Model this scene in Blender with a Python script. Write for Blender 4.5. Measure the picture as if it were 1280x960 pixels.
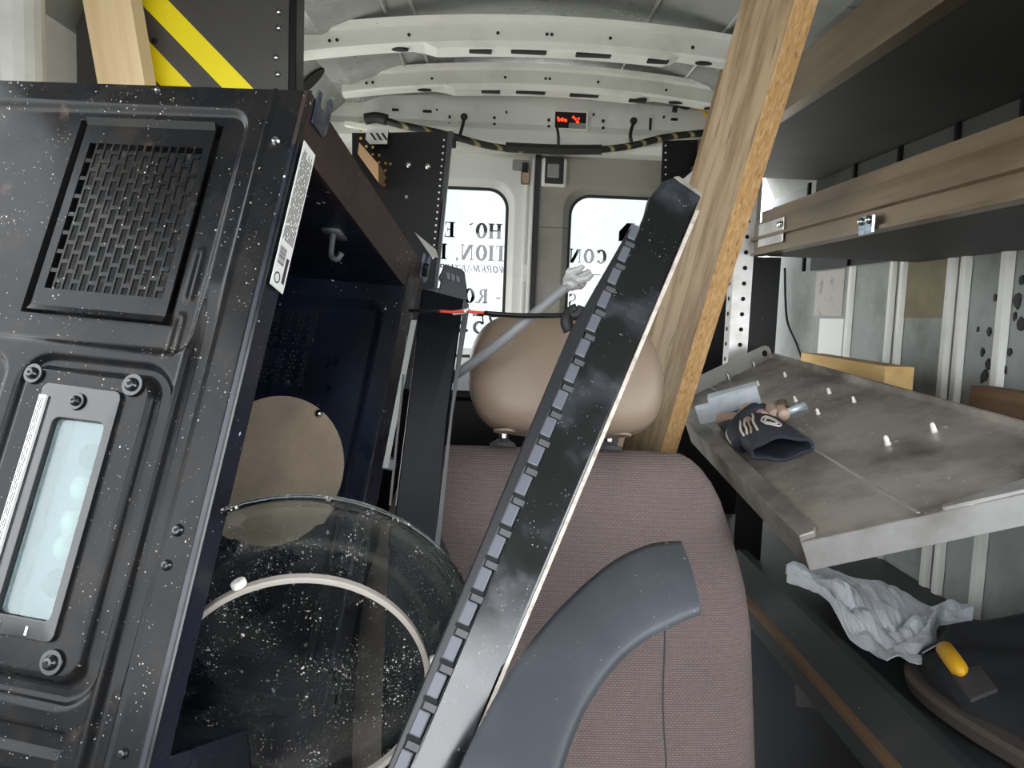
import bpy, bmesh, math, random
from mathutils import Vector, Matrix, noise
random.seed(7)
sc = bpy.context.scene
for o in list(bpy.data.objects): bpy.data.objects.remove(o)
COL = sc.collection
# ------------------------------------------------------------------ camera
F = 960.0
CAM = Vector((0, 0, 1.35))
M3 = Matrix(((0.99899, 0.03517, 0.02777), (-0.02489, -0.09412, 0.99525), (0.03762, -0.99494, -0.09315)))
xc = M3.col[0].normalized(); zc = M3.col[2].copy(); zc = (zc - xc*zc.dot(xc)).normalized(); yc = zc.cross(xc)
M3 = Matrix((xc, yc, zc)).transposed()
cam = bpy.data.cameras.new('camera'); cam.sensor_fit = 'HORIZONTAL'; cam.sensor_width = 36
cam.lens = 36*F/1280; cam.clip_start = .02
camo = bpy.data.objects.new('camera', cam); COL.objects.link(camo)
mw = Matrix((xc, -yc, -zc)).transposed().to_4x4(); mw.translation = CAM
camo.matrix_world = mw; sc.camera = camo
# ------------------------------------------------------------------ sky and light
sc.view_settings.view_transform = 'Standard'; sc.view_settings.look = 'None'
sc.view_settings.gamma = 1; sc.view_settings.use_curve_mapping = False
sc.view_settings.exposure = 0.4
world = bpy.data.worlds.new('sky'); sc.world = world; world.use_nodes = True
wn = world.node_tree; bgn = wn.nodes['Background']
bgn.inputs[0].default_value = (.93, .965, 1.0, 1); bgn.inputs[1].default_value = 5.0

def raydir(u, v): return M3 @ Vector(((u-640)/F, (v-480)/F, 1))
def at(u, v, d): return CAM + raydir(u, v)*d
def atY(u, v, Y): r = raydir(u, v); return CAM + r*((Y-CAM.y)/r.y)
def atX(u, v, X): r = raydir(u, v); return CAM + r*((X-CAM.x)/r.x)
def atZ(u, v, Z): r = raydir(u, v); return CAM + r*((Z-CAM.z)/r.z)
def onplane(u, v, p, n): r = raydir(u, v); return CAM + r*((p-CAM).dot(n)/r.dot(n))
# ------------------------------------------------------------------ materials
def S(r, g, b):
    f = lambda c: (c/255)/12.92 if c/255 <= .04045 else ((c/255+.055)/1.055)**2.4
    return (f(r), f(g), f(b), 1)
MATS = {}
def mat(name, base, rough=.5, metal=0., var=None, specks=None, bump=None, stretch=None, spec=None, trans=0, coat=0, rvar=None):
    m = bpy.data.materials.new(name); m.use_nodes = True; nt = m.node_tree; N = nt.nodes; L = nt.links
    p = N['Principled BSDF']
    p.inputs['Base Color'].default_value = base; p.inputs['Roughness'].default_value = rough; p.inputs['Metallic'].default_value = metal
    if spec is not None: p.inputs['Specular IOR Level'].default_value = spec
    if trans: p.inputs['Transmission Weight'].default_value = trans
    if coat: p.inputs['Coat Weight'].default_value = coat; p.inputs['Coat Roughness'].default_value = .08
    tc = N.new('ShaderNodeTexCoord'); mp = N.new('ShaderNodeMapping'); L.new(tc.outputs['Object'], mp.inputs['Vector'])
    if stretch: mp.inputs['Scale'].default_value = stretch
    col = None
    def noise_(scale, detail=6, vec=None, rough_=.6):
        n = N.new('ShaderNodeTexNoise'); n.inputs['Scale'].default_value = scale; n.inputs['Detail'].default_value = detail; n.inputs['Roughness'].default_value = rough_
        L.new((vec or mp.outputs['Vector']), n.inputs['Vector']); return n
    def ramp(src, lo, hi):
        r = N.new('ShaderNodeMapRange'); r.inputs['From Min'].default_value = lo; r.inputs['From Max'].default_value = hi
        L.new(src, r.inputs['Value']); return r.outputs['Result']
    def mix(fac, a, b):
        x = N.new('ShaderNodeMix'); x.data_type = 'RGBA'; L.new(fac, x.inputs['Factor'])
        if isinstance(a, tuple): x.inputs[6].default_value = a
        else: L.new(a, x.inputs[6])
        x.inputs[7].default_value = b; return x.outputs[2]
    cur = base
    for v in (var or []):
        c2, scale, lo, hi = v[:4]
        cur = mix(ramp(noise_(scale).outputs['Fac'], lo, hi), cur, c2)
    masks = []
    for s in (specks or []):
        c2, scale, thr = s[:3]
        vo = N.new('ShaderNodeTexVoronoi'); vo.inputs['Scale'].default_value = scale
        dn = noise_(scale*1.3, 2, tc.outputs['Object']); vm = N.new('ShaderNodeVectorMath'); vm.operation = 'MULTIPLY_ADD'; vm.inputs[1].default_value = (.9/scale,)*3
        L.new(dn.outputs['Color'], vm.inputs[0]); L.new(tc.outputs['Object'], vm.inputs[2]); L.new(vm.outputs[0], vo.inputs['Vector'])
        dens = ramp(noise_(scale*.06, 3, tc.outputs['Object']).outputs['Fac'], .38, .66)
        mul = N.new('ShaderNodeMath'); mul.operation = 'MULTIPLY'; mul.inputs[1].default_value = thr; L.new(dens, mul.inputs[0])
        # random size per cell
        sep = N.new('ShaderNodeSeparateColor'); L.new(vo.outputs['Color'], sep.inputs[0])
        m2 = N.new('ShaderNodeMath'); m2.operation = 'MULTIPLY'; L.new(mul.outputs[0], m2.inputs[0]); 
        pw = N.new('ShaderNodeMath'); pw.operation = 'POWER'; pw.inputs[1].default_value = 4; L.new(sep.outputs[0], pw.inputs[0]); L.new(pw.outputs[0], m2.inputs[1])
        lt = N.new('ShaderNodeMath'); lt.operation = 'LESS_THAN'; L.new(vo.outputs['Distance'], lt.inputs[0]); L.new(m2.outputs[0], lt.inputs[1])
        cur = mix(lt.outputs[0], cur, c2); masks.append(lt.outputs[0])
    if not isinstance(cur, tuple): L.new(cur, p.inputs['Base Color'])
    if trans and masks:
        hz = ramp(noise_(7, 8).outputs['Fac'], .42, .8)
        k = N.new('ShaderNodeMath'); k.operation = 'MULTIPLY'; k.inputs[1].default_value = .035; L.new(hz, k.inputs[0]); acc = k.outputs[0]
        for mk in masks:
            a = N.new('ShaderNodeMath'); a.operation = 'MAXIMUM'; L.new(acc, a.inputs[0]); L.new(mk, a.inputs[1]); acc = a.outputs[0]
        sb = N.new('ShaderNodeMath'); sb.operation = 'SUBTRACT'; sb.inputs[0].default_value = trans; sb.use_clamp = True; L.new(acc, sb.inputs[1]); L.new(sb.outputs[0], p.inputs['Transmission Weight'])
    if rvar:
        scale, lo, hi = rvar
        mr = N.new('ShaderNodeMapRange'); mr.inputs['From Min'].default_value = .35; mr.inputs['From Max'].default_value = .65
        mr.inputs['To Min'].default_value = lo; mr.inputs['To Max'].default_value = hi
        L.new(noise_(scale).outputs['Fac'], mr.inputs['Value']); L.new(mr.outputs['Result'], p.inputs['Roughness'])
    if bump:
        scale, st = bump[:2]; b = N.new('ShaderNodeBump'); b.inputs['Strength'].default_value = st; b.inputs['Distance'].default_value = bump[2] if len(bump) > 2 else .002
        L.new(noise_(scale).outputs['Fac'], b.inputs['Height']); L.new(b.outputs['Normal'], p.inputs['Normal'])
    MATS[name] = m; return m
dust = S(170, 165, 155)
mat('white_paint', S(222, 222, 215), .38, var=[(S(196, 196, 188), 5, .5, .75)], specks=[(S(90, 85, 75), 60, .10)])
mat('roof_skin', S(150, 153, 148), .28, var=[(S(120, 122, 116), 3, .4, .7)], rvar=(4, .2, .45))
mat('door_liner', S(150, 146, 136), .55, var=[(S(128, 124, 114), 4, .45, .7)])
mat('wall_grey', S(146, 149, 146), .45, var=[(S(112, 114, 110), 6, .45, .7)], specks=[(S(40, 40, 40), 14, .16)])
mat('enamel', S(22, 23, 25), .24, spec=.15, var=[(S(38, 35, 32), 14, .48, .72), (S(74, 60, 50), 22, .62, .78)], specks=[(dust, 380, .42), (S(120, 112, 100), 150, .2)], rvar=(12, .12, .36))
mat('enamel_shiny', S(24, 25, 27), .16, spec=.6, specks=[(dust, 300, .1)], rvar=(20, .1, .28))
mat('enamel_brown', S(56, 45, 42), .45, spec=.25, var=[(S(40, 34, 34), 20, .4, .7)], specks=[(dust, 180, .4)])
mat('cavity', S(20, 26, 42), .3, var=[(S(13, 16, 26), 9, .4, .65)], specks=[(S(190, 195, 205), 130, .42), (dust, 60, .2)], rvar=(10, .2, .5))
mat('hole_black', S(8, 8, 9), .8)
mat('dark_slot', S(30, 30, 30), .8)
mat('zinc', S(190, 200, 215), .25, 1., var=[(S(120, 130, 150), 60, .45, .7)], specks=[(S(60, 50, 45), 220, .3)])
mat('blue_zinc', S(120, 140, 180), .3, 1., var=[(S(190, 200, 220), 50, .45, .7), (S(110, 80, 60), 70, .6, .75)])
mat('bright_zinc', S(226, 234, 240), .3, .3, var=[(S(204, 216, 226), 40, .4, .7)])
mat('steel', S(200, 200, 200), .22, 1.)
mat('sticker', S(225, 225, 222), .5)
mat('print', S(40, 40, 42), .6)
mat('mica', S(168, 150, 130), .6, var=[(S(138, 124, 108), 12, .4, .7)], specks=[(S(70, 55, 40), 90, .12)])
mat('lens', S(190, 212, 214), .14, trans=.85)
mat('lamp_white', S(188, 200, 200), .4)
mat('lamp_bulb', S(240, 235, 220), .15)
mat('lamp_cap', S(70, 75, 78), .4)
mat('glass_plate', S(236, 244, 241), .04, trans=1.0, var=[(S(190, 196, 192), 8, .5, .9)], specks=[(S(205, 200, 190), 260, .4), (S(215, 212, 205), 110, .16), (S(190, 185, 175), 520, .5)])
mat('ring_plastic', S(168, 160, 152), .45)
mat('roller_white', S(232, 228, 222), .4)
mat('panel_black', S(12, 13, 18), .2, spec=.07, specks=[(dust, 150, .2)])
mat('filter_mesh', S(22, 21, 20), .7, var=[(S(80, 74, 66), 60, .58, .72)])
mat('gloss_black', S(16, 17, 20), .1, spec=1.0, var=[(S(92, 96, 106), 9, .5, .85)], specks=[(S(150, 150, 156), 420, .36), (S(150, 148, 146), 130, .18)], rvar=(9, .05, .28))
mat('trim_black', S(36, 36, 39), .38, specks=[(dust, 200, .16)])
mat('end_chip', S(150, 144, 136), .4, var=[(S(90, 86, 80), 60, .45, .7)])
mat('guide_rail', S(128, 132, 128), .45)
mat('side_steel', S(138, 134, 128), .45, .3, var=[(S(78, 76, 74), 9, .42, .66)])
mat('pine_block', S(206, 172, 112), .65, stretch=(14, 1, 14), var=[(S(184, 146, 90), 2, .4, .75)])
mat('trim_edge', S(205, 196, 186), .4, var=[(S(150, 140, 128), 60, .45, .7)])
mat('clip', S(92, 95, 104), .35)
mat('clip_pad', S(76, 77, 80), .5)
mat('arch_plastic', S(66, 70, 75), .5, var=[(S(84, 88, 94), 7, .45, .75)], specks=[(S(150, 142, 132), 45, .55), (dust, 200, .3)], bump=(300, .12, .001))
mat('headrest', S(139, 121, 104), .42, var=[(S(125, 108, 92), 5, .4, .7)], bump=(420, .35, .001))
mat('pine', S(240, 214, 172), .6, stretch=(14, 14, 1), var=[(S(222, 184, 132), 2, .45, .8), (S(190, 130, 80), 1.2, .64, .82)])
mat('pine_dark', S(176, 134, 84), .65, stretch=(14, 14, 1), var=[(S(140, 96, 56), 2, .4, .7)])
mat('plank_face', S(166, 144, 112), .7, stretch=(9, 9, 1), var=[(S(128, 104, 74), 4, .42, .62), (S(86, 66, 44), 7, .6, .72), (S(188, 166, 130), 3, .6, .8)], bump=(12, .3))
mat('plank_edge', S(190, 148, 96), .75, stretch=(3, 3, 1), var=[(S(208, 174, 124), 70, .45, .65), (S(150, 104, 58), 60, .56, .68)], bump=(90, .5))
mat('old_board', S(128, 104, 70), .75, stretch=(9, 9, 1), var=[(S(96, 74, 46), 4, .42, .65)])
mat('brown_board', S(112, 86, 62), .7, stretch=(2, .3, 6), var=[(S(84, 60, 40), 8, .4, .7)])
mat('bulkhead', S(62, 60, 58), .42, var=[(S(84, 80, 76), 4, .45, .75)], specks=[(S(150, 145, 140), 60, .1)])
mat('tape_yellow', S(246, 226, 16), .4, var=[(S(226, 200, 14), 8, .5, .8)])
mat('black_panel', S(18, 18, 20), .35, spec=.2, specks=[(S(120, 118, 115), 70, .12)])
mat('aluminium', S(132, 116, 95), .36, .7, stretch=(6, .4, 6), var=[(S(104, 88, 68), 3, .42, .68)], specks=[(S(90, 80, 66), 30, .1)])
mat('alu_bright', S(208, 206, 204), .36, .7, var=[(S(170, 166, 160), 9, .45, .7)])
mat('tray_steel', S(168, 162, 154), .42, .35, var=[(S(100, 94, 88), 5, .42, .64), (S(166, 156, 142), 2.2, .55, .8)], specks=[(S(225, 222, 215), 130, .4), (S(225, 222, 215), 50, .12), (S(30, 30, 32), 50, .14)], rvar=(6, .32, .6))
mat('shelf_dark_grey', S(58, 60, 56), .55, var=[(S(40, 42, 40), 3, .4, .7)])
mat('shelf_dark', S(44, 46, 48), .6, var=[(S(62, 62, 60), 4, .5, .75)], specks=[(S(120, 115, 108), 50, .12)])
mat('shelf_brown', S(124, 110, 94), .6, var=[(S(84, 76, 68), 8, .4, .7)])
mat('cardboard', S(170, 136, 100), .8)
mat('brown_tape', S(122, 112, 88), .5, var=[(S(104, 94, 72), 14, .4, .7)])
mat('paper_note', S(178, 172, 166), .7, var=[(S(120, 116, 112), 24, .56, .7)])
mat('paper', S(240, 243, 248), .5, var=[(S(216, 222, 230), 9, .4, .7)])
mat('black_fabric', S(32, 33, 36), .85, bump=(400, .4, .001))
mat('patch_fabric', S(66, 64, 66), .8)
mat('bag_rim', S(80, 72, 66), .6)
mat('yellow_rubber', S(214, 160, 30), .5)
mat('glove_navy', S(44, 48, 60), .75, bump=(500, .5, .001), specks=[(S(150, 150, 150), 220, .12)])
mat('glove_tan', S(196, 168, 152), .7, bump=(300, .4, .001))
mat('glove_white', S(222, 214, 204), .7)
mat('cord_grey', S(132, 132, 134), .45)
mat('plug_grey', S(186, 186, 184), .35, bump=(90, .6, .004))
mat('wire_black', S(18, 18, 18), .5)
mat('wire_red', S(216, 70, 60), .4)
mat('wire_white', S(238, 232, 226), .4)
mat('wire_yellow', S(190, 150, 40), .5)
mat('letters', S(34, 40, 36), .6)
mat('rubber', S(34, 34, 34), .6)
mat('plastic_grey', S(136, 136, 132), .5)
mat('floor_mat', S(44, 44, 46), .7, bump=(30, .3))
mat('tar', S(24, 22, 24), .5)
mat('pale_ground', S(205, 202, 194), .9, var=[(S(190, 187, 180), 2, .4, .6)])
# seat fabric: fine woven pattern
def seat_mat():
    m = mat('seat_fabric', S(118, 103, 101), .85); nt = m.node_tree; N = nt.nodes; L = nt.links; p = N['Principled BSDF']
    tc = N.new('ShaderNodeTexCoord'); mp = N.new('ShaderNodeMapping'); mp.inputs['Scale'].default_value = (215, 0.01, 215); L.new(tc.outputs['Object'], mp.inputs['Vector'])
    sp = N.new('ShaderNodeSeparateXYZ'); L.new(mp.outputs['Vector'], sp.inputs[0]); cb = N.new('ShaderNodeCombineXYZ'); L.new(sp.outputs[0], cb.inputs[0]); L.new(sp.outputs[2], cb.inputs[1])
    br = N.new('ShaderNodeTexBrick'); L.new(cb.outputs[0], br.inputs['Vector']); br.inputs['Scale'].default_value = 1
    br.inputs['Mortar Size'].default_value = .16; br.inputs['Mortar Smooth'].default_value = .8; br.inputs['Brick Width'].default_value = 1.2; br.inputs['Row Height'].default_value = .62
    br.inputs['Color1'].default_value = S(132, 116, 113); br.inputs['Color2'].default_value = S(122, 107, 104); br.inputs['Mortar'].default_value = S(98, 86, 85)
    nz = N.new('ShaderNodeTexNoise'); nz.inputs['Scale'].default_value = 5; L.new(tc.outputs['Object'], nz.inputs['Vector'])
    mr = N.new('ShaderNodeMapRange'); mr.inputs['From Min'].default_value = .4; mr.inputs['From Max'].default_value = .7; L.new(nz.outputs['Fac'], mr.inputs['Value'])
    mx = N.new('ShaderNodeMix'); mx.data_type = 'RGBA'; mx.blend_type = 'MULTIPLY'; mx.inputs[7].default_value = (.8, .8, .8, 1); L.new(mr.outputs[0], mx.inputs['Factor']); L.new(br.outputs['Color'], mx.inputs[6])
    L.new(mx.outputs[2], p.inputs['Base Color'])
    b = N.new('ShaderNodeBump'); b.inputs['Strength'].default_value = .6; b.inputs['Distance'].default_value = .0015; b.invert = True; L.new(br.outputs['Fac'], b.inputs['Height']); L.new(b.outputs['Normal'], p.inputs['Normal'])
seat_mat()
def pane_mat():
    m = bpy.data.materials.new('window_glass'); m.use_nodes = True; N = m.node_tree.nodes; L = m.node_tree.links; N.remove(N['Principled BSDF'])
    t = N.new('ShaderNodeBsdfTransparent'); t.inputs[0].default_value = (.42, .435, .43, 1); g = N.new('ShaderNodeBsdfGlossy'); g.inputs['Roughness'].default_value = .03  # grey tint added to dim the sky behind the lettering
    mx = N.new('ShaderNodeMixShader'); mx.inputs[0].default_value = .06; L.new(t.outputs[0], mx.inputs[1]); L.new(g.outputs[0], mx.inputs[2]); L.new(mx.outputs[0], N['Material Output'].inputs[0]); MATS['window_glass'] = m
pane_mat()
def emit(name, c, s):
    m = mat(name, c, .4); p = m.node_tree.nodes['Principled BSDF']; p.inputs['Emission Color'].default_value = c; p.inputs['Emission Strength'].default_value = s
emit('brake_red', S(255, 60, 30), 1.6)
def harness_mat():
    m = mat('harness', S(26, 26, 24), .5); N = m.node_tree.nodes; L = m.node_tree.links
    tc = N.new('ShaderNodeTexCoord'); w = N.new('ShaderNodeTexWave'); w.inputs['Scale'].default_value = 9; w.bands_direction = 'DIAGONAL'; L.new(tc.outputs['Object'], w.inputs[0])
    r = N.new('ShaderNodeMapRange'); r.inputs['From Min'].default_value = .86; r.inputs['From Max'].default_value = .9; L.new(w.outputs['Fac'], r.inputs[0])
    mx = N.new('ShaderNodeMix'); mx.data_type = 'RGBA'; mx.inputs[6].default_value = S(24, 24, 22); mx.inputs[7].default_value = S(150, 140, 90); L.new(r.outputs[0], mx.inputs['Factor']); L.new(mx.outputs[2], N['Principled BSDF'].inputs['Base Color'])
harness_mat()
# ------------------------------------------------------------------ builders
FR = {}
def frame(o, x, y, z):
    m = Matrix((x, y, z)).transposed().to_4x4(); m.translation = o; return m
def empty(name, mtx=None, loc=None):
    o = bpy.data.objects.new(name, None); COL.objects.link(o); o.empty_display_size = .05
    m = mtx if mtx is not None else Matrix.Translation(loc or (0, 0, 0))
    o.matrix_basis = m; FR[o] = m; return o
def tag(o, label, cat, group=None, kind=None):
    o['label'] = label; o['category'] = cat
    if group: o['group'] = group
    if kind: o['kind'] = kind
    return o
def obj(name, bm, m, parent=None, world=False, bevel=0, smooth=False, seg=2, solid=0, sub=0, mtx=None, label=None):
    if parent is not None and world: bmesh.ops.transform(bm, matrix=FR[parent].inverted(), verts=bm.verts)
    if mtx is not None and world: bmesh.ops.transform(bm, matrix=mtx.inverted(), verts=bm.verts)
    if isinstance(bm, bpy.types.Mesh): me = bm
    else:
        bmesh.ops.recalc_face_normals(bm, faces=bm.faces)
        me = bpy.data.meshes.new(name); bm.to_mesh(me); bm.free()
        me.materials.append(MATS[m])
        if smooth: me.shade_smooth()
    o = bpy.data.objects.new(name, me); COL.objects.link(o)
    if parent is not None: o.parent = parent; FR[o] = FR[parent]
    elif mtx is not None: o.matrix_basis = mtx; FR[o] = mtx
    else: FR[o] = Matrix.Identity(4)
    if solid: md = o.modifiers.new('solid', 'SOLIDIFY'); md.thickness = solid; md.offset = 0
    if bevel:
        md = o.modifiers.new('bevel', 'BEVEL'); md.width = bevel; md.segments = seg; md.limit_method = 'ANGLE'; md.angle_limit = .6
    if sub: md = o.modifiers.new('sub', 'SUBSURF'); md.levels = sub; md.render_levels = sub
    if label: o['label'] = label
    return o
def nb(): return bmesh.new()
def V(*a): return Vector(a)
def box(bm, a, b, mtx=None):
    x0, y0, z0 = a; x1, y1, z1 = b
    vs = [bm.verts.new((mtx @ Vector(p)) if mtx else p) for p in ((x0,y0,z0),(x1,y0,z0),(x1,y1,z0),(x0,y1,z0),(x0,y0,z1),(x1,y0,z1),(x1,y1,z1),(x0,y1,z1))]
    for f in ((0,3,2,1),(4,5,6,7),(0,1,5,4),(1,2,6,5),(2,3,7,6),(3,0,4,7)): bm.faces.new([vs[i] for i in f])
    return bm
def prism(bm, pts, d):
    """closed polygon of 3-D points extruded by vector d"""
    a = [bm.verts.new(p) for p in pts]; b = [bm.verts.new(Vector(p)+d) for p in pts]; n = len(a)
    bm.faces.new(a); bm.faces.new(b[::-1])
    for i in range(n): bm.faces.new((a[i], b[i], b[(i+1) % n], a[(i+1) % n]))
    return bm
def loft(bm, rings, caps=True, closed=True):
    R = [[bm.verts.new(p) for p in r] for r in rings]; n = len(R[0])
    for i in range(len(R)-1):
        for j in range(n if closed else n-1):
            bm.faces.new((R[i][j], R[i][(j+1) % n], R[i+1][(j+1) % n], R[i+1][j]))
    if caps: bm.faces.new(R[0][::-1]); bm.faces.new(R[-1])
    return bm
def smooth_path(pts, n=6):
    pts = [Vector(p) for p in pts]; out = []
    for i in range(len(pts)-1):
        p0 = pts[max(i-1, 0)]; p1 = pts[i]; p2 = pts[i+1]; p3 = pts[min(i+2, len(pts)-1)]
        for k in range(n):
            t = k/n; out.append(.5*((2*p1)+(p2-p0)*t+(2*p0-5*p1+4*p2-p3)*t*t+(3*p1-p0-3*p2+p3)*t**3))
    return out+[pts[-1]]
def tube(bm, pts, r, n=8, smooth=0):
    if smooth: pts = smooth_path(pts, smooth)
    pts = [Vector(p) for p in pts]; rings = []; up = None
    for i, p in enumerate(pts):
        t = (pts[min(i+1, len(pts)-1)]-pts[max(i-1, 0)]).normalized()
        if up is None: up = t.orthogonal().normalized()
        up = (up-t*up.dot(t)).normalized(); s = t.cross(up)
        rr = r(i/(len(pts)-1)) if callable(r) else r
        rings.append([p+(up*math.cos(a)+s*math.sin(a))*rr for a in [2*math.pi*k/n for k in range(n)]])
    return loft(bm, rings)
def lathe(bm, prof, mtx, n=24, closed=False):
    """prof: list of (radius, height) about local z"""
    rings = [[mtx @ Vector((r*math.cos(a), r*math.sin(a), h)) for a in [2*math.pi*k/n for k in range(n)]] for r, h in prof]
    R = [[bm.verts.new(p) for p in r] for r in rings]; m = len(R)
    for i in range(m if closed else m-1):
        for j in range(n): bm.faces.new((R[i][j], R[i][(j+1) % n], R[(i+1) % m][(j+1) % n], R[(i+1) % m][j]))
    if not closed: bm.faces.new(R[0][::-1]); bm.faces.new(R[-1])
    return bm
def axis_frame(o, z):
    z = Vector(z).normalized(); x = z.orthogonal().normalized(); return frame(Vector(o), x, z.cross(x), z)
def superring(c, ax, ay, ex=.5, n=28):
    out = []
    for k in range(n):
        a = 2*math.pi*k/n; ca, sa = math.cos(a), math.sin(a)
        out.append(c+ax*(math.copysign(abs(ca)**ex, ca))+ay*(math.copysign(abs(sa)**ex, sa)))
    return out
def rrect(x0, x1, y0, y1, r, n=5):
    out = []
    for cx, cy, a0 in ((x1-r, y1-r, 0), (x0+r, y1-r, 90), (x0+r, y0+r, 180), (x1-r, y0+r, 270)):
        for k in range(n+1):
            a = math.radians(a0+90*k/n); out.append((cx+r*math.cos(a), cy+r*math.sin(a)))
    return out
def disc(bm, c, nrm, r, t=.001, n=12): return lathe(bm, [(r, 0), (r, t)], axis_frame(c, nrm), n)
X, Y, Z = V(1, 0, 0), V(0, 1, 0), V(0, 0, 1)
def struct(name, bm, m, label, cat, **k): return tag(obj(name, bm, m, **k), label, cat, kind='structure')
#==PART2==
# ------------------------------------------------------------------ van shell
XC = .15; XL, XR = -.77, 1.07; YB = 2.95
struct('ground', box(nb(), (-30, -30, -.62), (30, 40, -.6)), 'pale_ground', 'unseen ground outside the van, made pale to bounce daylight', 'ground')  # out of view, kept pale so daylight bounces up to the ceiling
struct('floor', box(nb(), (XL, -1.2, -.04), (XR, YB+.05, 0)), 'floor_mat', 'dark floor of the van under the seat and shelving', 'floor')
def wall(side, Xw, sgn):
    bm = nb()
    for y0, y1, z0, z1 in ((-1.2, .95, 0, 1.12), (.95, YB+.06, 0, 1.82)) if sgn > 0 else ((-1.2, .95, 0, 1.12), (.95, 1.5, 0, 1.82), (2.78, YB+.06, 0, 1.82), (1.5, 2.78, 0, .06), (1.5, 2.78, 1.79, 1.82)):  # unseen side-door opening added on the left to let daylight reach the rear
        box(bm, (Xw, y0, z0), (Xw+sgn*.04, y1, z1))
    return bm
wl = struct('wall_left', wall('left', XL, -1), 'white_paint', 'white painted van side left of the timber and striped black panel', 'wall')
bm = nb(); lathe(bm, [(.055, .6), (.055, 1.0), (.05, 1.85)], Matrix.Translation((XL-.015, 1.29, 0)), 20); obj('pillar', bm, 'white_paint', wl, smooth=False, bevel=0)
wr = struct('wall_right', wall('right', XR, 1), 'wall_grey', 'pale grey ribbed van side seen between the shelves', 'wall')
# pressed ribs of the right wall
for px, w in ((1062, .016), (1113, .014), (1126, .014), (1186, .018), (1203, .018), (1254, .02)):
    y = atX(px, 420, XR).y
    bm = nb(); loft(bm, [[V(XR-.001, y-w, z), V(XR-.014, y-w*.55, z), V(XR-.014, y+w*.55, z), V(XR-.001, y+w, z)] for z in (.55, 1.775)], caps=True)
    obj('wall_rib', bm, 'white_paint', wr, bevel=.003)
a = atX(1132, 328, XR); b = atX(1180, 398, XR); bm = box(nb(), (XR-.003, b.y, b.z), (XR, a.y, a.z)); obj('tape_patch', bm, 'brown_tape', wr, label='brown tape patch')
a = atX(1022, 340, XR); b = atX(1053, 395, XR); bm = box(nb(), (XR-.003, b.y, b.z), (XR, a.y, a.z)); obj('paper_patch', bm, 'paper_note', wr, label='faded paper square')
a = atX(1026, 398, XR); b = atX(1052, 452, XR); bm = box(nb(), (XR-.003, b.y, b.z), (XR, a.y, a.z)); obj('paper_patch', bm, 'sticker', wr, label='white paper square with dark smears')
pts = [atX(u, v, XR-.01) for u, v in ((981, 335), (982, 380), (985, 405), (995, 428), (1003, 450))]
obj('cable', tube(nb(), pts, .004, 6, 4), 'wire_black', wr, label='black cable')
for px, py, s in ((1272, 375, .012), (1276, 405, .01), (1268, 395, .006), (1236, 415, .007), (1230, 470, .012), (1234, 455, .008), (1244, 372, .005), (1247, 421, .005), (1262, 440, .006), (1256, 462, .006), (1228, 440, .006), (1277, 350, .008), (1222, 412, .004)):
    p = atX(px, py, XR-.002); bm = nb()
    loft(bm, [[V(XR-x, p.y+s*(1+.4*random.uniform(-1, 1))*math.cos(t), p.z+s*1.4*(1+.4*random.uniform(-1, 1))*math.sin(t)) for t in [k*math.pi/4 for k in range(8)]] for x in (0, .003)])
    obj('tar_spot', bm, 'tar', wr)
prof = [(XL-.03, 1.8), (XL, 1.82), (-.73, 1.9), (-.66, 2.0), (-.56, 2.085)]
arch = [(x, 2.225-.165*((x-XC)/.71)**2*1.0) for x in [-.5+.0929*i for i in range(15)]]
sec = prof+arch+[(2*XC-x, z) for x, z in prof[::-1]]
bm = nb(); loft(bm, [[V(x, y, z-max(0, -y)*.22) for x, z in sec]+[V(x*1.02, y, z+.03-max(0, -y)*.22) for x, z in sec[::-1]] for y in [-.78+.13*i for i in range(30)]])
cl = struct('ceiling', bm, 'roof_skin', 'bare grey sheet-metal roof of the van with two white cross ribs', 'ceiling', smooth=False)
for x in (-.32, -.25, .42, .62):
    obj('roof_crease', tube(nb(), [V(x, y, 2.225-.165*((x-XC)/.71)**2-.002) for y in (1.2, 2.9)], .006, 6), 'roof_skin', cl)
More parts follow.
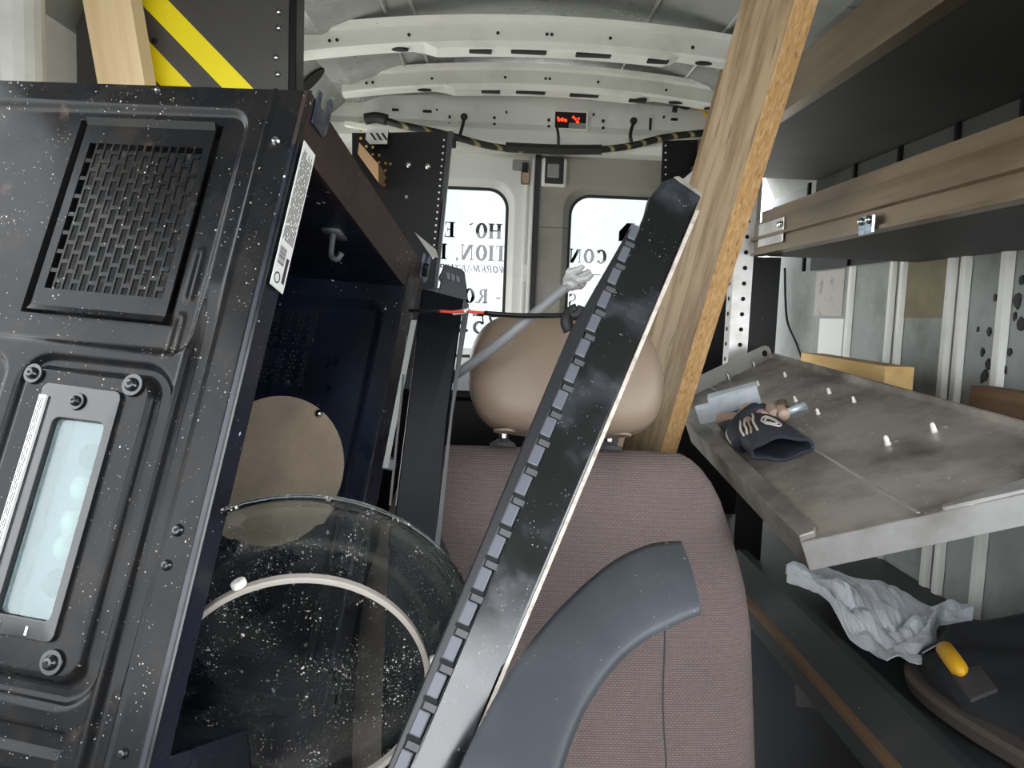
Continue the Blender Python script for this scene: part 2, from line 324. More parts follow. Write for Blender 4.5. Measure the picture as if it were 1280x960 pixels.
def rib(Yr, zb, xl, xr):
    bm = nb(); rings = []
    K = .115
    for i in range(41):
        x = xl+(xr-xl)*i/40; z = zb-K*(x-XC)**2
        c = abs(x-(xl+xr)/2)/((xr-xl)/2)
        dz = -.012 if c > .9 else 0
        wide = .075 if c < .52 else .05
        low = 0 if c < .50 else .01
        rings.append([V(x, Yr, z+.06), V(x, Yr, z+.016), V(x, Yr+.008, z+low), V(x, Yr+wide, z+low-.004), V(x, Yr+wide+.01, z+.06)])
    loft(bm, rings)
    r = obj('roof_rib', bm, 'white_paint', cl)
    bm = nb(); loft(bm, [[V(x, Yr-.028, zz+.075), V(x, Yr-.02, zz+.062), V(x, Yr+.002, zz+.058), V(x, Yr+.002, zz+.075)] for x, zz in [(xl+.05+(xr-xl-.1)*i/30, zb-K*(xl+.05+(xr-xl-.1)*i/30-XC)**2) for i in range(31)]])
    obj('rib_flange', bm, 'white_paint', r)
    L = (xr-xl)
    for fx, w in ((.365, .032), (.465, .05), (.60, .05), (.735, .03)):
        x = xl+L*fx; z = zb-K*(x-XC)**2
        obj('slot', box(nb(), (x-w, Yr+.022, z-.0055), (x+w, Yr+.05, z+.004)), 'dark_slot', r, bevel=.003)
    for fx in (.2, .29, .83, .92):
        x = xl+L*fx; z = zb-K*(x-XC)**2
        bm = nb(); lathe(bm, [(.016, 0), (.016, .004)], Matrix.Translation((x, Yr+.028, z+.0045)) @ Matrix.Diagonal((1.5, .8, 1, 1)), 14); obj('slot', bm, 'dark_slot', r)
    for fx in (.06, .075, .22, .4, .5, .51, .63, .8, .93):
        x = xl+L*fx; z = zb-K*(x-XC)**2
        obj('rivet_hole', disc(nb(), V(x, Yr-.0005, z+.035), -Y, .0048, .002, 8), 'dark_slot', r)
    return r
rib(2.20, atY(655, 58, 2.2).z, -.555, .80)
rib(2.66, atY(665, 111, 2.66).z, -.53, .83)
# hole and rail at the left end of the ribs
nrm = V(.1, -.03, -.1).normalized()
p = atX(396, 112, -.60)
bm = nb(); lathe(bm, [(.035, 0), (.035, .004)], frame(V(-.598, 2.50, 2.045), V(.707, 0, .707), Y, V(.707, 0, -.707)) @ Matrix.Diagonal((1.7, 1.1, 1, 1)), 20)
obj('access_hole', bm, 'hole_black', cl)
dash = empty('dashboard', loc=(XC, -1, 0)); tag(dash, 'dark dashboard of the van cab behind the viewpoint', 'dashboard')
obj('body', box(nb(), (XL+.02, -1.2, 0), (XR-.02, -.72, 1.05)), 'trim_black', dash, world=True, bevel=.05)
# rear header above the doors
zt = atY(660, 122, 2.90).z; zbm = atY(660, 190, 2.90).z
bm = nb(); sec = [(2.93, zt+.04), (2.885, zt), (2.88, zt-.10), (2.865, zt-.125), (2.865, zbm+.03), (2.885, zbm+.005), (2.96, zbm)]
xs = [XL+(XR-XL)*i/24 for i in range(25)]
loft(bm, [[V(x, y, z-(.05*((x-XC)/.9)**2 if k < 2 else 0)) for k, (y, z) in enumerate(sec)]+[V(x, 3.0, zbm), V(x, 3.0, zt+.04)] for x in xs])
hd = struct('wall_back', bm, 'white_paint', 'white steel header above the rear doors with wiring holes', 'wall')
def hole(px, py, w, h, Yh=2.876):
    p = atY(px, py, Yh); obj('slot', box(nb(), (p.x-w, Yh-.003, p.z-h), (p.x+w, Yh+.02, p.z+h)), 'hole_black', hd, bevel=min(w, h)*.4)
for px, py, w, h in ((494, 137, .012, .004), (534, 139, .016, .004), (562, 146, .004, .005), (562, 155, .004, .005), (618, 147, .005, .004), (618, 155, .005, .004), (633, 140, .003, .004), (686, 150, .005, .005), (686, 158, .005, .005), (754, 151, .005, .005), (754, 160, .005, .005), (742, 143, .004, .004), (813, 155, .004, .022), (830, 146, .003, .004), (843, 149, .012, .004), (546, 137, .003, .003)):
    hole(px, py, w, h)
for px, py in ((580, 146), (792, 151)):
    p = atY(px, py, 2.876); obj('grommet', lathe(nb(), [(.013, 0), (.013, .006), (.007, .01)], axis_frame(p+V(0, .004, 0), -Y), 14), 'rubber', hd)
p = atY(713, 151, 2.876); w, h = .057, .029
bm = nb()
for (x0, x1, z0, z1) in ((-w-.006, -w, -h-.006, h+.006), (w, w+.006, -h-.006, h+.006), (-w, w, h, h+.006), (-w, w, -h-.006, -h)): box(bm, (p.x+x0, 2.866, p.z+z0), (p.x+x1, 2.89, p.z+z1))
obj('lamp_frame', bm, 'white_paint', hd)
obj('lamp_recess', box(nb(), (p.x-w, 2.871, p.z-h), (p.x+w, 2.878, p.z+h)), 'hole_black', hd)
bl = obj('lamp_reflector', box(nb(), (p.x-w*.1, 2.868, p.z-h*.95), (p.x+w*.98, 2.874, p.z-h*.3)), 'plastic_grey', hd)
for i, (dx, dz, s) in enumerate(((-.042, 0, .006), (-.03, .002, .007), (-.018, -.001, .006), (.01, .012, .005), (.018, .006, .005), (.026, -.004, .006), (.03, .008, .004), (-.046, .008, .004))):
    bm = nb(); lathe(bm, [(s, 0), (s*.9, .003), (s*.3, .006)], axis_frame(V(p.x+dx, 2.871, p.z+dz), -Y), 8); obj('brake_light_element', bm, 'brake_red', hd)
# ------------------------------------------------------------------ rear doors
def rdoor(name, x0, x1, wx0, wx1, wz0, wz1, mname, label):
    z0, z1 = .1, zbm+.004; r = .075
    # frame with rounded window: ring between outer rect and rounded rect
    inner = rrect(wx0, wx1, wz0, wz1, r, 8); n = len(inner)
    def outer(pt):
        cx, cz = (wx0+wx1)/2, (wz0+wz1)/2; dx, dz = pt[0]-cx, pt[1]-cz
        ts = []
        if dx: ts.append((x1-cx)/dx if dx > 0 else (x0-cx)/dx)
        if dz: ts.append((z1-cz)/dz if dz > 0 else (z0-cz)/dz)
        t = min(ts); return (cx+dx*t, cz+dz*t)
    mid = [(p[0]+(o[0]-p[0])*min(1, .035/max(.001, math.dist(p, o))), p[1]+(o[1]-p[1])*min(1, .035/max(.001, math.dist(p, o)))) for p, o in zip(inner, map(outer, inner))]
    bm = nb()
    O = [V(p[0], 2.955, p[1]) for p in map(outer, inner)]
    corners = [V(x0, 2.955, z0), V(x1, 2.955, z0), V(x1, 2.955, z1), V(x0, 2.955, z1)]
    R = [[bm.verts.new(q) for q in ring] for ring in ([V(p[0], 3.02, p[1]) for p in inner], [V(p[0], 2.985, p[1]) for p in inner], [V(p[0], 2.955, p[1]) for p in mid], O, [V(q.x, 3.03, q.z) for q in O])]
    for i in range(4):
        for j in range(n): bm.faces.new((R[i][j], R[i][(j+1) % n], R[i+1][(j+1) % n], R[i+1][j]))
    # corner triangles
    for c in corners:
        j = min(range(n), key=lambda k: 0)
        best = None
        for k in range(n):
            a, b = O[k], O[(k+1) % n]
            if (abs(a.x-c.x) < 1e-6 and abs(b.z-c.z) < 1e-6) or (abs(b.x-c.x) < 1e-6 and abs(a.z-c.z) < 1e-6): best = k
        if best is not None: bm.faces.new((R[3][best], bm.verts.new(c), R[3][(best+1) % n]))
    d = struct(name, bm, mname, label, 'door', bevel=.004)
    # rubber gasket
    bm = nb(); pts = [V(p[0], 2.985, p[1]) for p in inner]; pts += [pts[0]]
    obj('gasket', tube(bm, pts, .007, 6), 'rubber', d)
    pl = [V(p[0], 3.0, p[1]) for p in inner]
    pn = obj('window_pane', prism(nb(), pl, V(0, .004, 0)), 'window_glass', d, label='sky-dimming tinted glass with black mirrored lettering')
    return d, pn
wz1 = atY(600, 236, 2.985).z; wz0 = atY(600, 446, 2.985).z
xs_ = atY(671, 260, 2.955).x
wxl = atY(633, 300, 2.985).x; wxr = atY(711, 300, 2.985).x
dl, pnl = rdoor('door_1', XL+.06, xs_-.004, -.52, wxl, wz0, wz1, 'white_paint', 'white rear van door with a lettered window, left of the centre gap')
dr, pnr = rdoor('door_2', xs_+.004, XR-.06, wxr, wxr+.57, wz0, wz1-.01, 'door_liner', 'beige-lined rear van door with a lettered window, right of the centre gap')
# door edge beads, latches
p0 = atY(655, 200, 2.95); 
obj('edge_bead', box(nb(), (xs_-.05, 2.945, .2), (xs_-.035, 2.957, zbm-.01)), 'white_paint', dl, bevel=.004)
obj('seal', box(nb(), (xs_-.012, 2.944, .12), (xs_+.008, 2.954, zbm+.004)), 'rubber', dl)
obj('edge_bead', box(nb(), (xs_-.028, 2.94, .2), (xs_-.014, 2.957, zbm-.01)), 'white_paint', dl, bevel=.004)
def lbox(px0, py0, px1, py1, y0, y1): a = atY(px0, py0, y0); b = atY(px1, py1, y0); return box(nb(), (a.x, y0, b.z), (b.x, y1, a.z))
lt = obj('latch', lbox(641, 199, 662, 212, 2.92, 2.955), 'plastic_grey', dl, bevel=.004, label='dirty metal latch')
obj('latch_plate', lbox(652, 208, 662, 230, 2.93, 2.955), 'aluminium', lt, bevel=.004)
obj('latch_slot', lbox(653, 203, 660, 215, 2.915, 2.925), 'dark_slot', lt)
obj('edge_scuff', lbox(653, 330, 661, 352, 2.942, 2.95), 'sticker', dl, bevel=.003)
lt = obj('latch', lbox(678, 197, 708, 234, 2.935, 2.955), 'white_paint', dr, bevel=.008, label='white latch surround with a grey catch')
obj('latch_recess', lbox(682, 196, 704, 230, 2.928, 2.936), 'rubber', lt, bevel=.006)
obj('catch', lbox(685, 204, 699, 222, 2.915, 2.93), 'plastic_grey', lt, bevel=.004)
obj('liner_seam', lbox(672, 284, 712, 285, 2.953, 2.956), 'rubber', dr)
# ------------------------------------------------------------------ lettering (serif strokes, seen mirrored from inside)
def glyph(ch):
    """polygons in a unit cap-height box; returns (polys, width)"""
    st, th, sf = .23, .10, .075
    P = []
    def rect(x0, x1, y0, y1): P.append([(x0, y0), (x1, y0), (x1, y1), (x0, y1)])
    def stem(x, w=st, y0=0, y1=1):
        rect(x, x+w, y0, y1); rect(x-.09, x+w+.09, y0, y0+sf); rect(x-.09, x+w+.09, y1-sf, y1)
    def diag(xa, xb, w, y0=0, y1=1): P.append([(xa, y0), (xa+w, y0), (xb+w, y1), (xb, y1)])
    def arc(cx, cy, rx, ry, a0, a1, w0, w1, n=16):
        for i in range(n):
            q = []
            for a, s in ((i, 1), (i+1, 1), (i+1, 0), (i, 0)):
                t = math.radians(a0+(a1-a0)*a/n); hw = w0*abs(math.cos(t))+w1*abs(math.sin(t))
                q.append((cx+(rx-(0 if s else hw))*math.cos(t), cy+(ry-(0 if s else hw))*math.sin(t)))
            P.append(q)
    w = .8
    if ch == 'H': stem(.1); stem(.62); rect(.2, .7, .47, .47+th); w = .9
    elif ch == 'O': arc(.42, .5, .40, .52, 0, 360, .23, .10, 28); w = .86
    elif ch == 'E': stem(.1); rect(.1, .66, .94, 1); rect(.1, .68, 0, .06); rect(.2, .5, .48, .54); rect(.62, .67, .78, 1); rect(.64, .69, 0, .24); rect(.47, .51, .38, .64); w = .76
    elif ch == 'T': stem(.3); rect(.02, .76, .94, 1); rect(.02, .07, .76, 1); rect(.71, .76, .76, 1); w = .78
    elif ch == 'I': stem(.1); w = .38
    elif ch == 'N': rect(.1, .19, 0, 1); rect(.02, .28, 0, sf); rect(.02, .2, 1-sf, 1); diag(.6, .08, .26); rect(.73, .82, 0, 1); rect(.64, .9, 1-sf, 1); w = .92
    elif ch == 'C': arc(.42, .5, .40, .52, 45, 318, .23, .10, 22); rect(.68, .73, .68, .98); rect(.68, .72, .04, .22); w = .8
    elif ch == 'R': stem(.1); arc(.38, .74, .28, .27, -90, 90, .15, .06, 12); rect(.2, .4, .94, 1); rect(.2, .4, .47, .53); diag(.62, .34, .19, 0, .5); rect(.6, .92, 0, sf); w = .88
    elif ch == 'S': arc(.33, .74, .26, .27, 20, 270, .13, .07, 14); arc(.33, .27, .27, .28, -160, 90, .13, .07, 14); rect(.53, .57, .7, .96); rect(.06, .1, .04, .3); w = .66
    elif ch == '5': rect(.1, .62, .9, 1); diag(.08, .14, .06, .5, .95); arc(.3, .32, .32, .33, -150, 130, .16, .07, 18); w = .7
    elif ch == '7': rect(.05, .66, .88, 1); rect(.05, .1, .74, 1); diag(.18, .56, .12, 0, .92); w = .7
    elif ch == ',': arc(.14, .06, .1, .1, 0, 360, .1, .1, 8); diag(.06, .16, .06, -.2, .02); w = .32
    elif ch == '-': rect(.05, .4, .34, .44); w = .45
    elif ch == '`': P.append([(.05, .95), (.3, .8), (.32, .88), (.1, 1.0)]); w = .35
    elif ch == '_': rect(0, 1.0, .35, .45); w = 1.0
    elif ch == 'w': diag(.2, .0, .16); diag(.2, .42, .16); diag(.6, .42, .16); diag(.6, .84, .16); w = 1.0
    elif ch == 'o': arc(.4, .5, .38, .5, 0, 360, .16, .16, 18); w = .84
    elif ch == 'r': rect(.02, .19, 0, 1); arc(.36, .73, .26, .27, -90, 90, .16, .16, 10); rect(.1, .36, .9, 1); rect(.1, .4, .46, .55); diag(.52, .32, .12, 0, .5); w = .72
    elif ch == 'k': rect(.02, .19, 0, 1); diag(.12, .5, .13, .4, 1); diag(.52, .2, .13, 0, .58); w = .7
    elif ch == 'm': rect(.02, .19, 0, 1); diag(.38, .16, .16, .1, 1); diag(.38, .68, .16, .16, 1); rect(.7, .8, 0, 1); w = .9
    elif ch == 'a': diag(0, .32, .1); diag(.7, .36, .1); rect(.18, .62, .28, .37); w = .84
    elif ch == 'i': rect(.02, .19, 0, 1); w = .24
    elif ch == 'p': rect(.02, .19, 0, 1); arc(.36, .72, .26, .28, -90, 90, .16, .16, 10); rect(.1, .36, .9, 1); rect(.1, .38, .44, .53); w = .7
    elif ch == 'n': rect(.02, .19, 0, 1); diag(.58, .08, .13); rect(.66, .76, 0, 1); w = .84
    elif ch == 's': arc(.3, .74, .24, .26, 20, 270, .16, .16, 12); arc(.3, .26, .25, .26, -160, 90, .16, .16, 12); w = .6
    elif ch == 'h': rect(.02, .19, 0, 1); rect(.6, .7, 0, 1); rect(.1, .65, .46, .56); w = .78
    else: w = .35
    return P, w
def text_line(s, px_right, py_top, py_bot, pane, slant=0, sx=1.0, clip=None, Yt=3.006):
    a = atY(px_right, py_top, Yt); b = atY(px_right, py_bot, Yt); h = a.z-b.z
    bm = nb(); cx = 0
    for ch in s:
        P, w = glyph(ch)
        for q in P:
            vs = [V(a.x-(cx+x+slant*y)*h*sx, Yt, b.z+y*h) for x, y in q]
            if clip and (min(v.x for v in vs) < clip[0] or max(v.x for v in vs) > clip[1]):
                vs = [V(min(max(v.x, clip[0]), clip[1]), v.y, v.z) for v in vs]
                if max(v.x for v in vs)-min(v.x for v in vs) < 1e-4: continue
            try: bm.faces.new([bm.verts.new(v) for v in vs])
            except ValueError: pass
        cx += w+.08
    o = obj('lettering', bm, 'letters', pane, solid=.0006); return o
cl_ = (-.5, wxl-.006); cr_ = (wxr+.004, wxr+.56)
text_line('HO`  E', 628, 280, 299, pnl, sx=.98, clip=cl_)
text_line('TION, IN', 634, 307.5, 327, pnl, sx=.95, clip=cl_)
text_line('workmanship', 634, 333, 342, pnl, slant=.15, sx=1.05, clip=cl_)
text_line('- ROO', 627, 362, 380, pnl, sx=.95, clip=cl_)
text_line('755', 628, 394, 418, pnl, sx=1.1, clip=cl_)
text_line('CON', 759, 312.5, 330, pnr, sx=1.0, clip=cr_)
text_line('_ w', 752, 337, 348, pnr, slant=.15, sx=1.7, clip=cr_)
text_line('S', 722, 367, 385, pnr, clip=cr_)
bm = nb(); a = atY(774, 285, 3.006); b = atY(792, 302, 3.006)
bm.faces.new([bm.verts.new(v) for v in (V(a.x, 3.006, b.z), V(b.x, 3.006, b.z), V(b.x, 3.006, a.z+.02), V((a.x+b.x)/2, 3.006, a.z+.02), V(a.x, 3.006, (a.z+b.z)/2+.012))]); obj('lettering', bm, 'letters', pnr, solid=.0006)
# ------------------------------------------------------------------ wiring on the header
def hp(px, py, d=2.83): return atY(px, py, d)
wh = empty('wiring_harness', loc=hp(660, 190))
tag(wh, 'black wiring loom with pale flecks sagging along the white rear header', 'wiring')
obj('loom', tube(nb(), [hp(*q) for q in ((462, 150), (478, 150), (500, 156), (540, 164), (572, 172), (610, 182), (650, 187), (700, 188), (750, 187), (790, 182), (830, 172), (880, 166), (930, 160))], .0125, 8, 5), 'harness', wh, world=True, smooth=True)
obj('loom_sleeve', tube(nb(), [hp(632, 184), hp(700, 187), hp(752, 187)], .018, 8, 4), 'rubber', wh, world=True)
obj('loom_boot', tube(nb(), [hp(456, 149), hp(470, 147), hp(484, 150)], .02, 10, 3), 'rubber', wh, world=True, smooth=True)
obj('branch', tube(nb(), [hp(580, 148, 2.86), hp(578, 158), hp(574, 172)], .006, 6, 4), 'wire_black', wh, world=True)
obj('branch', tube(nb(), [hp(792, 153, 2.86), hp(788, 168), hp(790, 180)], .006, 6, 4), 'wire_black', wh, world=True)
obj('branch', tube(nb(), [hp(696, 158, 2.86), hp(698, 170), hp(698, 184)], .005, 6, 3), 'wire_black', wh, world=True)
obj('cable_clip', box(nb(), tuple(hp(566, 176)-V(.012, .012, .025)), tuple(hp(566, 176)+V(.012, .012, .025))), 'wire_black', wh, world=True, bevel=.004)
obj('loose_plug', tube(nb(), [hp(843, 140), hp(846, 131), hp(858, 134), hp(864, 128), hp(860, 120)], .009, 6, 4), 'wire_black', wh, world=True)
obj('yellow_lead', tube(nb(), [hp(864, 132), hp(876, 136), hp(884, 144), hp(892, 160)], .007, 6, 4), 'wire_yellow', wh, world=True)
#==PART3==
# ------------------------------------------------------------------ microwave oven lying on its end
ex = V(.974, -.2213, -.0478).normalized(); ey = V(.192, .9194, -.3433); ey = (ey-ex*ey.dot(ex)).normalized(); ez = ex.cross(ey)
P0 = V(-.1847, .7657, 1.5544); MWW, MWD, MWH = .78, .37, .405
mw_ = empty('microwave_oven', frame(P0-ez*MWW, ex, ey, ez))
tag(mw_, 'black built-in microwave standing on end with door removed, vented underside towards us', 'microwave')
def mo(name, bm, m, parent=None, **k):
    bmesh.ops.translate(bm, vec=(0, 0, MWW), verts=bm.verts); return obj(name, bm, m, parent or mw_, **k)
def sd_rr(x, z, x0, x1, z0, z1, r):
    cx, cz = (x0+x1)/2, (z0+z1)/2; qx = abs(x-cx)-(x1-x0)/2+r; qz = abs(z-cz)-(z1-z0)/2+r
    return min(max(qx, qz), 0)+math.hypot(max(qx, 0), max(qz, 0))-r
def sst(a, b, v):
    t = min(max((v-a)/(b-a), 0), 1); return t*t*(3-2*t)
def under_h(x, z):
    h = 0.0   # local y offset, + is away from us (recessed)
    h += .005*sst(.004, -.004, sd_rr(x, z, -.50, -.056, -.272, -.026, .018))       # vent field
    h -= .003*sst(.004, -.003, sd_rr(x, z, -.262, -.066, -.262, -.030, .012))*0
    h += .007*sst(.003, -.003, sd_rr(x, z, -.215, -.060, -.572, -.286, .03))        # lamp field recess
    h -= .009*sst(.003, -.003, sd_rr(x, z, -.208, -.076, -.556, -.298, .018))       # raised lamp plateau
    h += .005*sst(.003, -.003, sd_rr(x, z, -.60, -.232, -.60, -.29, .02))           # left panel
    h += .008*sst(.0035, -.0035, abs(x+.044)-.0085)*sst(-.20, -.26, z)               # long groove
    h -= .003*sst(.002, -.002, abs(x+.0335)-.0015)
    h -= .003*sst(.002, -.002, abs(x+.0565)-.0012)*sst(-.24, -.28, z)
    if z < -.575 and x < -.075:
        h += .006*(1 if int((-z-.575)/.017) % 2 else 0)
    if x > -.004: h += .004*sst(-.004, 0, x)
    # two small embossed ovals on the right
    h -= .0015*sst(.0015, -.0015, abs(sd_rr(x, z, -.074, -.068, -.22, -.17, .003))-.001)
    h -= .0015*sst(.0015, -.0015, abs(sd_rr(x, z, -.078, -.070, -.275, -.235, .004))-.001)
    return h
VX0, VX1, VZ0, VZ1 = -.240, -.082, -.246, -.040
LX0, LX1, LZ0, LZ1 = -.162, -.110, -.511, -.343
def axis_samples(a, b, step, keys):
    n = int(round((b-a)/step)); s = sorted(set([round(a+(b-a)*i/n, 5) for i in range(n+1)]+[round(k, 5) for k in keys]))
    return s
xs = axis_samples(-MWD, 0, .0018, (VX0, VX1, LX0, LX1)); zs = axis_samples(-MWW, 0, .0024, (VZ0, VZ1, LZ0, LZ1))
bm = nb(); grid = [[bm.verts.new((x, under_h(x, z), z)) for z in zs] for x in xs]
for i in range(len(xs)-1):
    mx = (xs[i]+xs[i+1])/2
    for j in range(len(zs)-1):
        mz = (zs[j]+zs[j+1])/2
        if VX0 < mx < VX1 and VZ0 < mz < VZ1: continue
        if LX0 < mx < LX1 and LZ0 < mz < LZ1: continue
        bm.faces.new((grid[i][j], grid[i+1][j], grid[i+1][j+1], grid[i][j+1]))
us = mo('underside_panel', bm, 'enamel', smooth=True, label='dusty pressed black steel underside')
# vent opening walls and grille
bm = nb(); d = .03
for q in ([(VX0, VZ0), (VX1, VZ0)], [(VX1, VZ0), (VX1, VZ1)], [(VX1, VZ1), (VX0, VZ1)], [(VX0, VZ1), (VX0, VZ0)]):
    (xa, za), (xb, zb_) = q; bm.faces.new([bm.verts.new(v) for v in ((xa, .004, za), (xb, .004, zb_), (xb, d, zb_), (xa, d, za))])
bm.faces.new([bm.verts.new(v) for v in ((VX0, d, VZ0), (VX1, d, VZ0), (VX1, d, VZ1), (VX0, d, VZ1))])
mo('vent_recess', bm, 'hole_black')
gx0, gx1, gz0, gz1 = -.219, -.094, -.222, -.067; nc = 14; pitch = (gx1-gx0)/nc; barw = .0022
bm = nb(); y0, y1 = .0005, .0025
fx0, fx1, fz0, fz1 = -.228, -.086, -.243, -.043
for a, b, c, e in ((fx0, gx0, fz0, fz1), (gx1, fx1, fz0, fz1), (gx0, gx1, fz0, gz0), (gx0, gx1, gz1, fz1)): box(bm, (a, y0, c), (b, y1, e))
for i in range(1, nc):
    x = gx0+pitch*i; box(bm, (x-barw/2, y0, gz0), (x+barw/2, y1, gz1))
sl = .0195
for i in range(nc):
    off = (sl/2 if i % 2 else 0)
    z = gz1-off
    while z > gz0:
        if z < gz1-.002: box(bm, (gx0+pitch*i+barw/2, y0, z-.002), (gx0+pitch*(i+1)-barw/2, y1, z+.002))
        z -= sl
gr = mo('vent_grille', bm, 'enamel', label='slotted vent grille')
bm = nb(); box(bm, (gx0, .012, gz0), (gx1, .014, gz1)); mo('grease_filter', bm, 'filter_mesh', gr)
# folded lips above and below the grille
for z0, z1, s in ((-.048, -.041, 1), (-.2445, -.238, -1)):
    bm = nb(); prism(bm, [(fx0, .001, z0), (fx0, .001, z1), (fx0, -.004 if s > 0 else -.003, z1 if s > 0 else z0)], V(fx1-fx0, 0, 0)); mo('grille_lip', bm, 'enamel', gr)
# lamp
bm = nb(); pf = rrect(-.183, -.103, -.527, -.313, .006, 3); pi_ = rrect(LX0, LX1, LZ0, LZ1, .006, 3)
rg = [[(x, y, z) for x, z in q] for q, y in ((pf, 0), (pf, -.006), (pi_, -.007), (pi_, .006))]
loft(bm, [[V(*p) for p in r] for r in rg], caps=False); lf = mo('lamp_frame', bm, 'enamel_shiny', bevel=.001)
bm = nb(); box(bm, (LX0+.0005, -.001, LZ0+.0005), (LX1-.0005, .0015, LZ1-.0005)); mo('lens', bm, 'lens', lf, label='frosted lamp lens')
bm = nb(); box(bm, (LX0-.005, .028, LZ0-.005), (LX1+.005, .03, LZ1+.005)); mo('reflector', bm, 'lamp_white', lf)
for z in (-.372, -.400, -.430, -.452, -.482):
    big = z in (-.372, -.482)
    bm = nb(); lathe(bm, [(.003, -.012), (.009, -.008), (.011, 0), (.009, .008), (.003, .012)], Matrix.Translation((-.130, .015, z)), 12); mo('bulb', bm, 'lamp_cap' if big else 'lamp_bulb', lf, smooth=True)
for x in (-.155, -.128):
    bm = nb(); box(bm, (x-.001, -.0078, -.524), (x+.001, -.006, -.517)); mo('lens_tab', bm, 'steel', lf)
bm = nb(); box(bm, (-.1805, -.0095, -.50), (-.1735, -.0065, -.325)); mo('warning_strip', bm, 'sticker', label='narrow white warning strip')
# screws
def screw(x, z, r, y=0., dome=True, m='steel'):
    mt = frame(V(x, y, z), X, -Z, -Y)
    w = lathe(nb(), [(r*1.9, 0), (r*1.8, .0012), (r*1.15, .0012), (r*1.1, .003), (r*.7, .0055), (r*.2, .006)], mt, 18)
    s = mo('screw', w, m, smooth=False)
    bm = nb(); lathe(bm, [(r*.35, 0), (r*.3, .0066)], mt, 6); mo('screw_recess', bm, 'hole_black', s)
for x, z, r, y, m in ((-.020, -.056, .0042, .002, 'steel'), (-.096, -.306, .0055, -.004, 'enamel_shiny'), (-.143, -.327, .0042, -.008, 'enamel_shiny'), (-.100, -.541, .0055, -.004, 'enamel_shiny'), (-.021, -.423, .0048, .002, 'enamel_shiny'), (-.023, -.452, .0042, .002, 'enamel_shiny'), (-.16, -.006, .0026, .002, 'steel'), (-.02, -.596, .004, .002, 'enamel_shiny'), (-.198, -.306, .005, -.004, 'enamel_shiny'), (-.195, -.545, .005, -.004, 'enamel_shiny')): screw(x, z, r, y, m=m)
# case
T = .0015
mo('end_panel', box(nb(), (-MWD, .002, -T), (-.001, MWH, 0)), 'enamel')
mo('end_panel', box(nb(), (-MWD, .002, -MWW), (-.001, MWH, -MWW+T)), 'enamel')
mo('top_panel', box(nb(), (-MWD, MWH-T, -MWW), (-.001, MWH, 0)), 'enamel')
mo('rear_panel', box(nb(), (-MWD-T, 0, -MWW), (-MWD, MWH, 0)), 'enamel')
# front frame round the cavity
CY0, CY1, CZ0, CZ1, CD = .030, .350, -.60, -.058, -.335
bm = nb()
for a, b, c, e in ((.0, CY0, -MWW, CZ1), (CY1, MWH, -MWW, CZ1), (CY0, CY1, -MWW, CZ0)): box(bm, (-.004, a, c), (.002, b, e))
mo('front_frame', bm, 'cavity')
bm = box(nb(), (-.004, 0, CZ1), (.002, MWH, 0))
ff = mo('front_frame', bm, 'enamel_brown', label='brownish dusty frame round the cavity opening')
bm = nb(); box(bm, (.002, CY1+.004, -MWW), (.0035, CY1+.03, CZ1+.02)); mo('frame_strip', bm, 'cavity', ff)
bm = nb(); box(bm, (.0, 0, -MWW), (.004, .0010, 0)); mo('frame_edge', bm, 'enamel_shiny', ff)
bm = nb(); box(bm, (-.02, MWH-.003, -.02), (.012, MWH, .0)); mo('frame_hem', bm, 'enamel', ff)
# cavity liner with pressed panel on far wall
bm = nb()
def quad(*p): bm.faces.new([bm.verts.new(v) for v in p])
quad((-.003, CY0, CZ0), (-.003, CY0, CZ1), (CD, CY0, CZ1), (CD, CY0, CZ0))
quad((-.003, CY0, CZ1), (-.003, CY1, CZ1), (CD, CY1, CZ1), (CD, CY0, CZ1))
quad((-.003, CY0, CZ0), (-.003, CY1, CZ0), (CD, CY1, CZ0), (CD, CY0, CZ0))
quad((CD, CY0, CZ0), (CD, CY0, CZ1), (CD, CY1, CZ1), (CD, CY1, CZ0))
def far_h(x, z): return CY1+.012*sst(.008, -.008, sd_rr(x, z, CD+.02, -.028, CZ0+.03, CZ1-.03, .02))
NX, NZ = 60, 90; g = [[bm.verts.new((CD+(-.003-CD)*i/NX, far_h(CD+(-.003-CD)*i/NX, CZ0+(CZ1-CZ0)*j/NZ), CZ0+(CZ1-CZ0)*j/NZ)) for j in range(NZ+1)] for i in range(NX+1)]
for i in range(NX):
    for j in range(NZ): bm.faces.new((g[i][j], g[i+1][j], g[i+1][j+1], g[i][j+1]))
cv = mo('cavity', bm, 'cavity', label='dark navy enamelled cavity')
bm = nb(); lathe(bm, [(.099, 0), (.1, .001), (.1, .003)], frame(V(-.135, CY1+.0105, -.328), X, -Z, -Y), 48); dd = mo('stirrer_cover', bm, 'mica', cv, label='round beige cover disc')
bm = nb(); lathe(bm, [(.006, 0), (.005, .003), (.002, .005)], frame(V(-.086, CY1+.0075, -.247), X, -Z, -Y), 12); mo('screw', bm, 'steel', cv, smooth=True)
bm = nb()
for ci in range(4):
    for k in range(18):
        for c2 in range(2):
            zz = -.105-.0058*k-(.006 if k > 8 else 0); xx = -.185+.0185*ci+.0058*c2+(.0029 if k % 2 else 0)
            lathe(bm, [(.0018, 0), (.0018, .0006)], frame(V(xx, CY1+.0122, zz), X, -Z, -Y), 6)
pf_ = mo('perforations', bm, 'dark_slot', cv); pf_['kind'] = 'stuff'
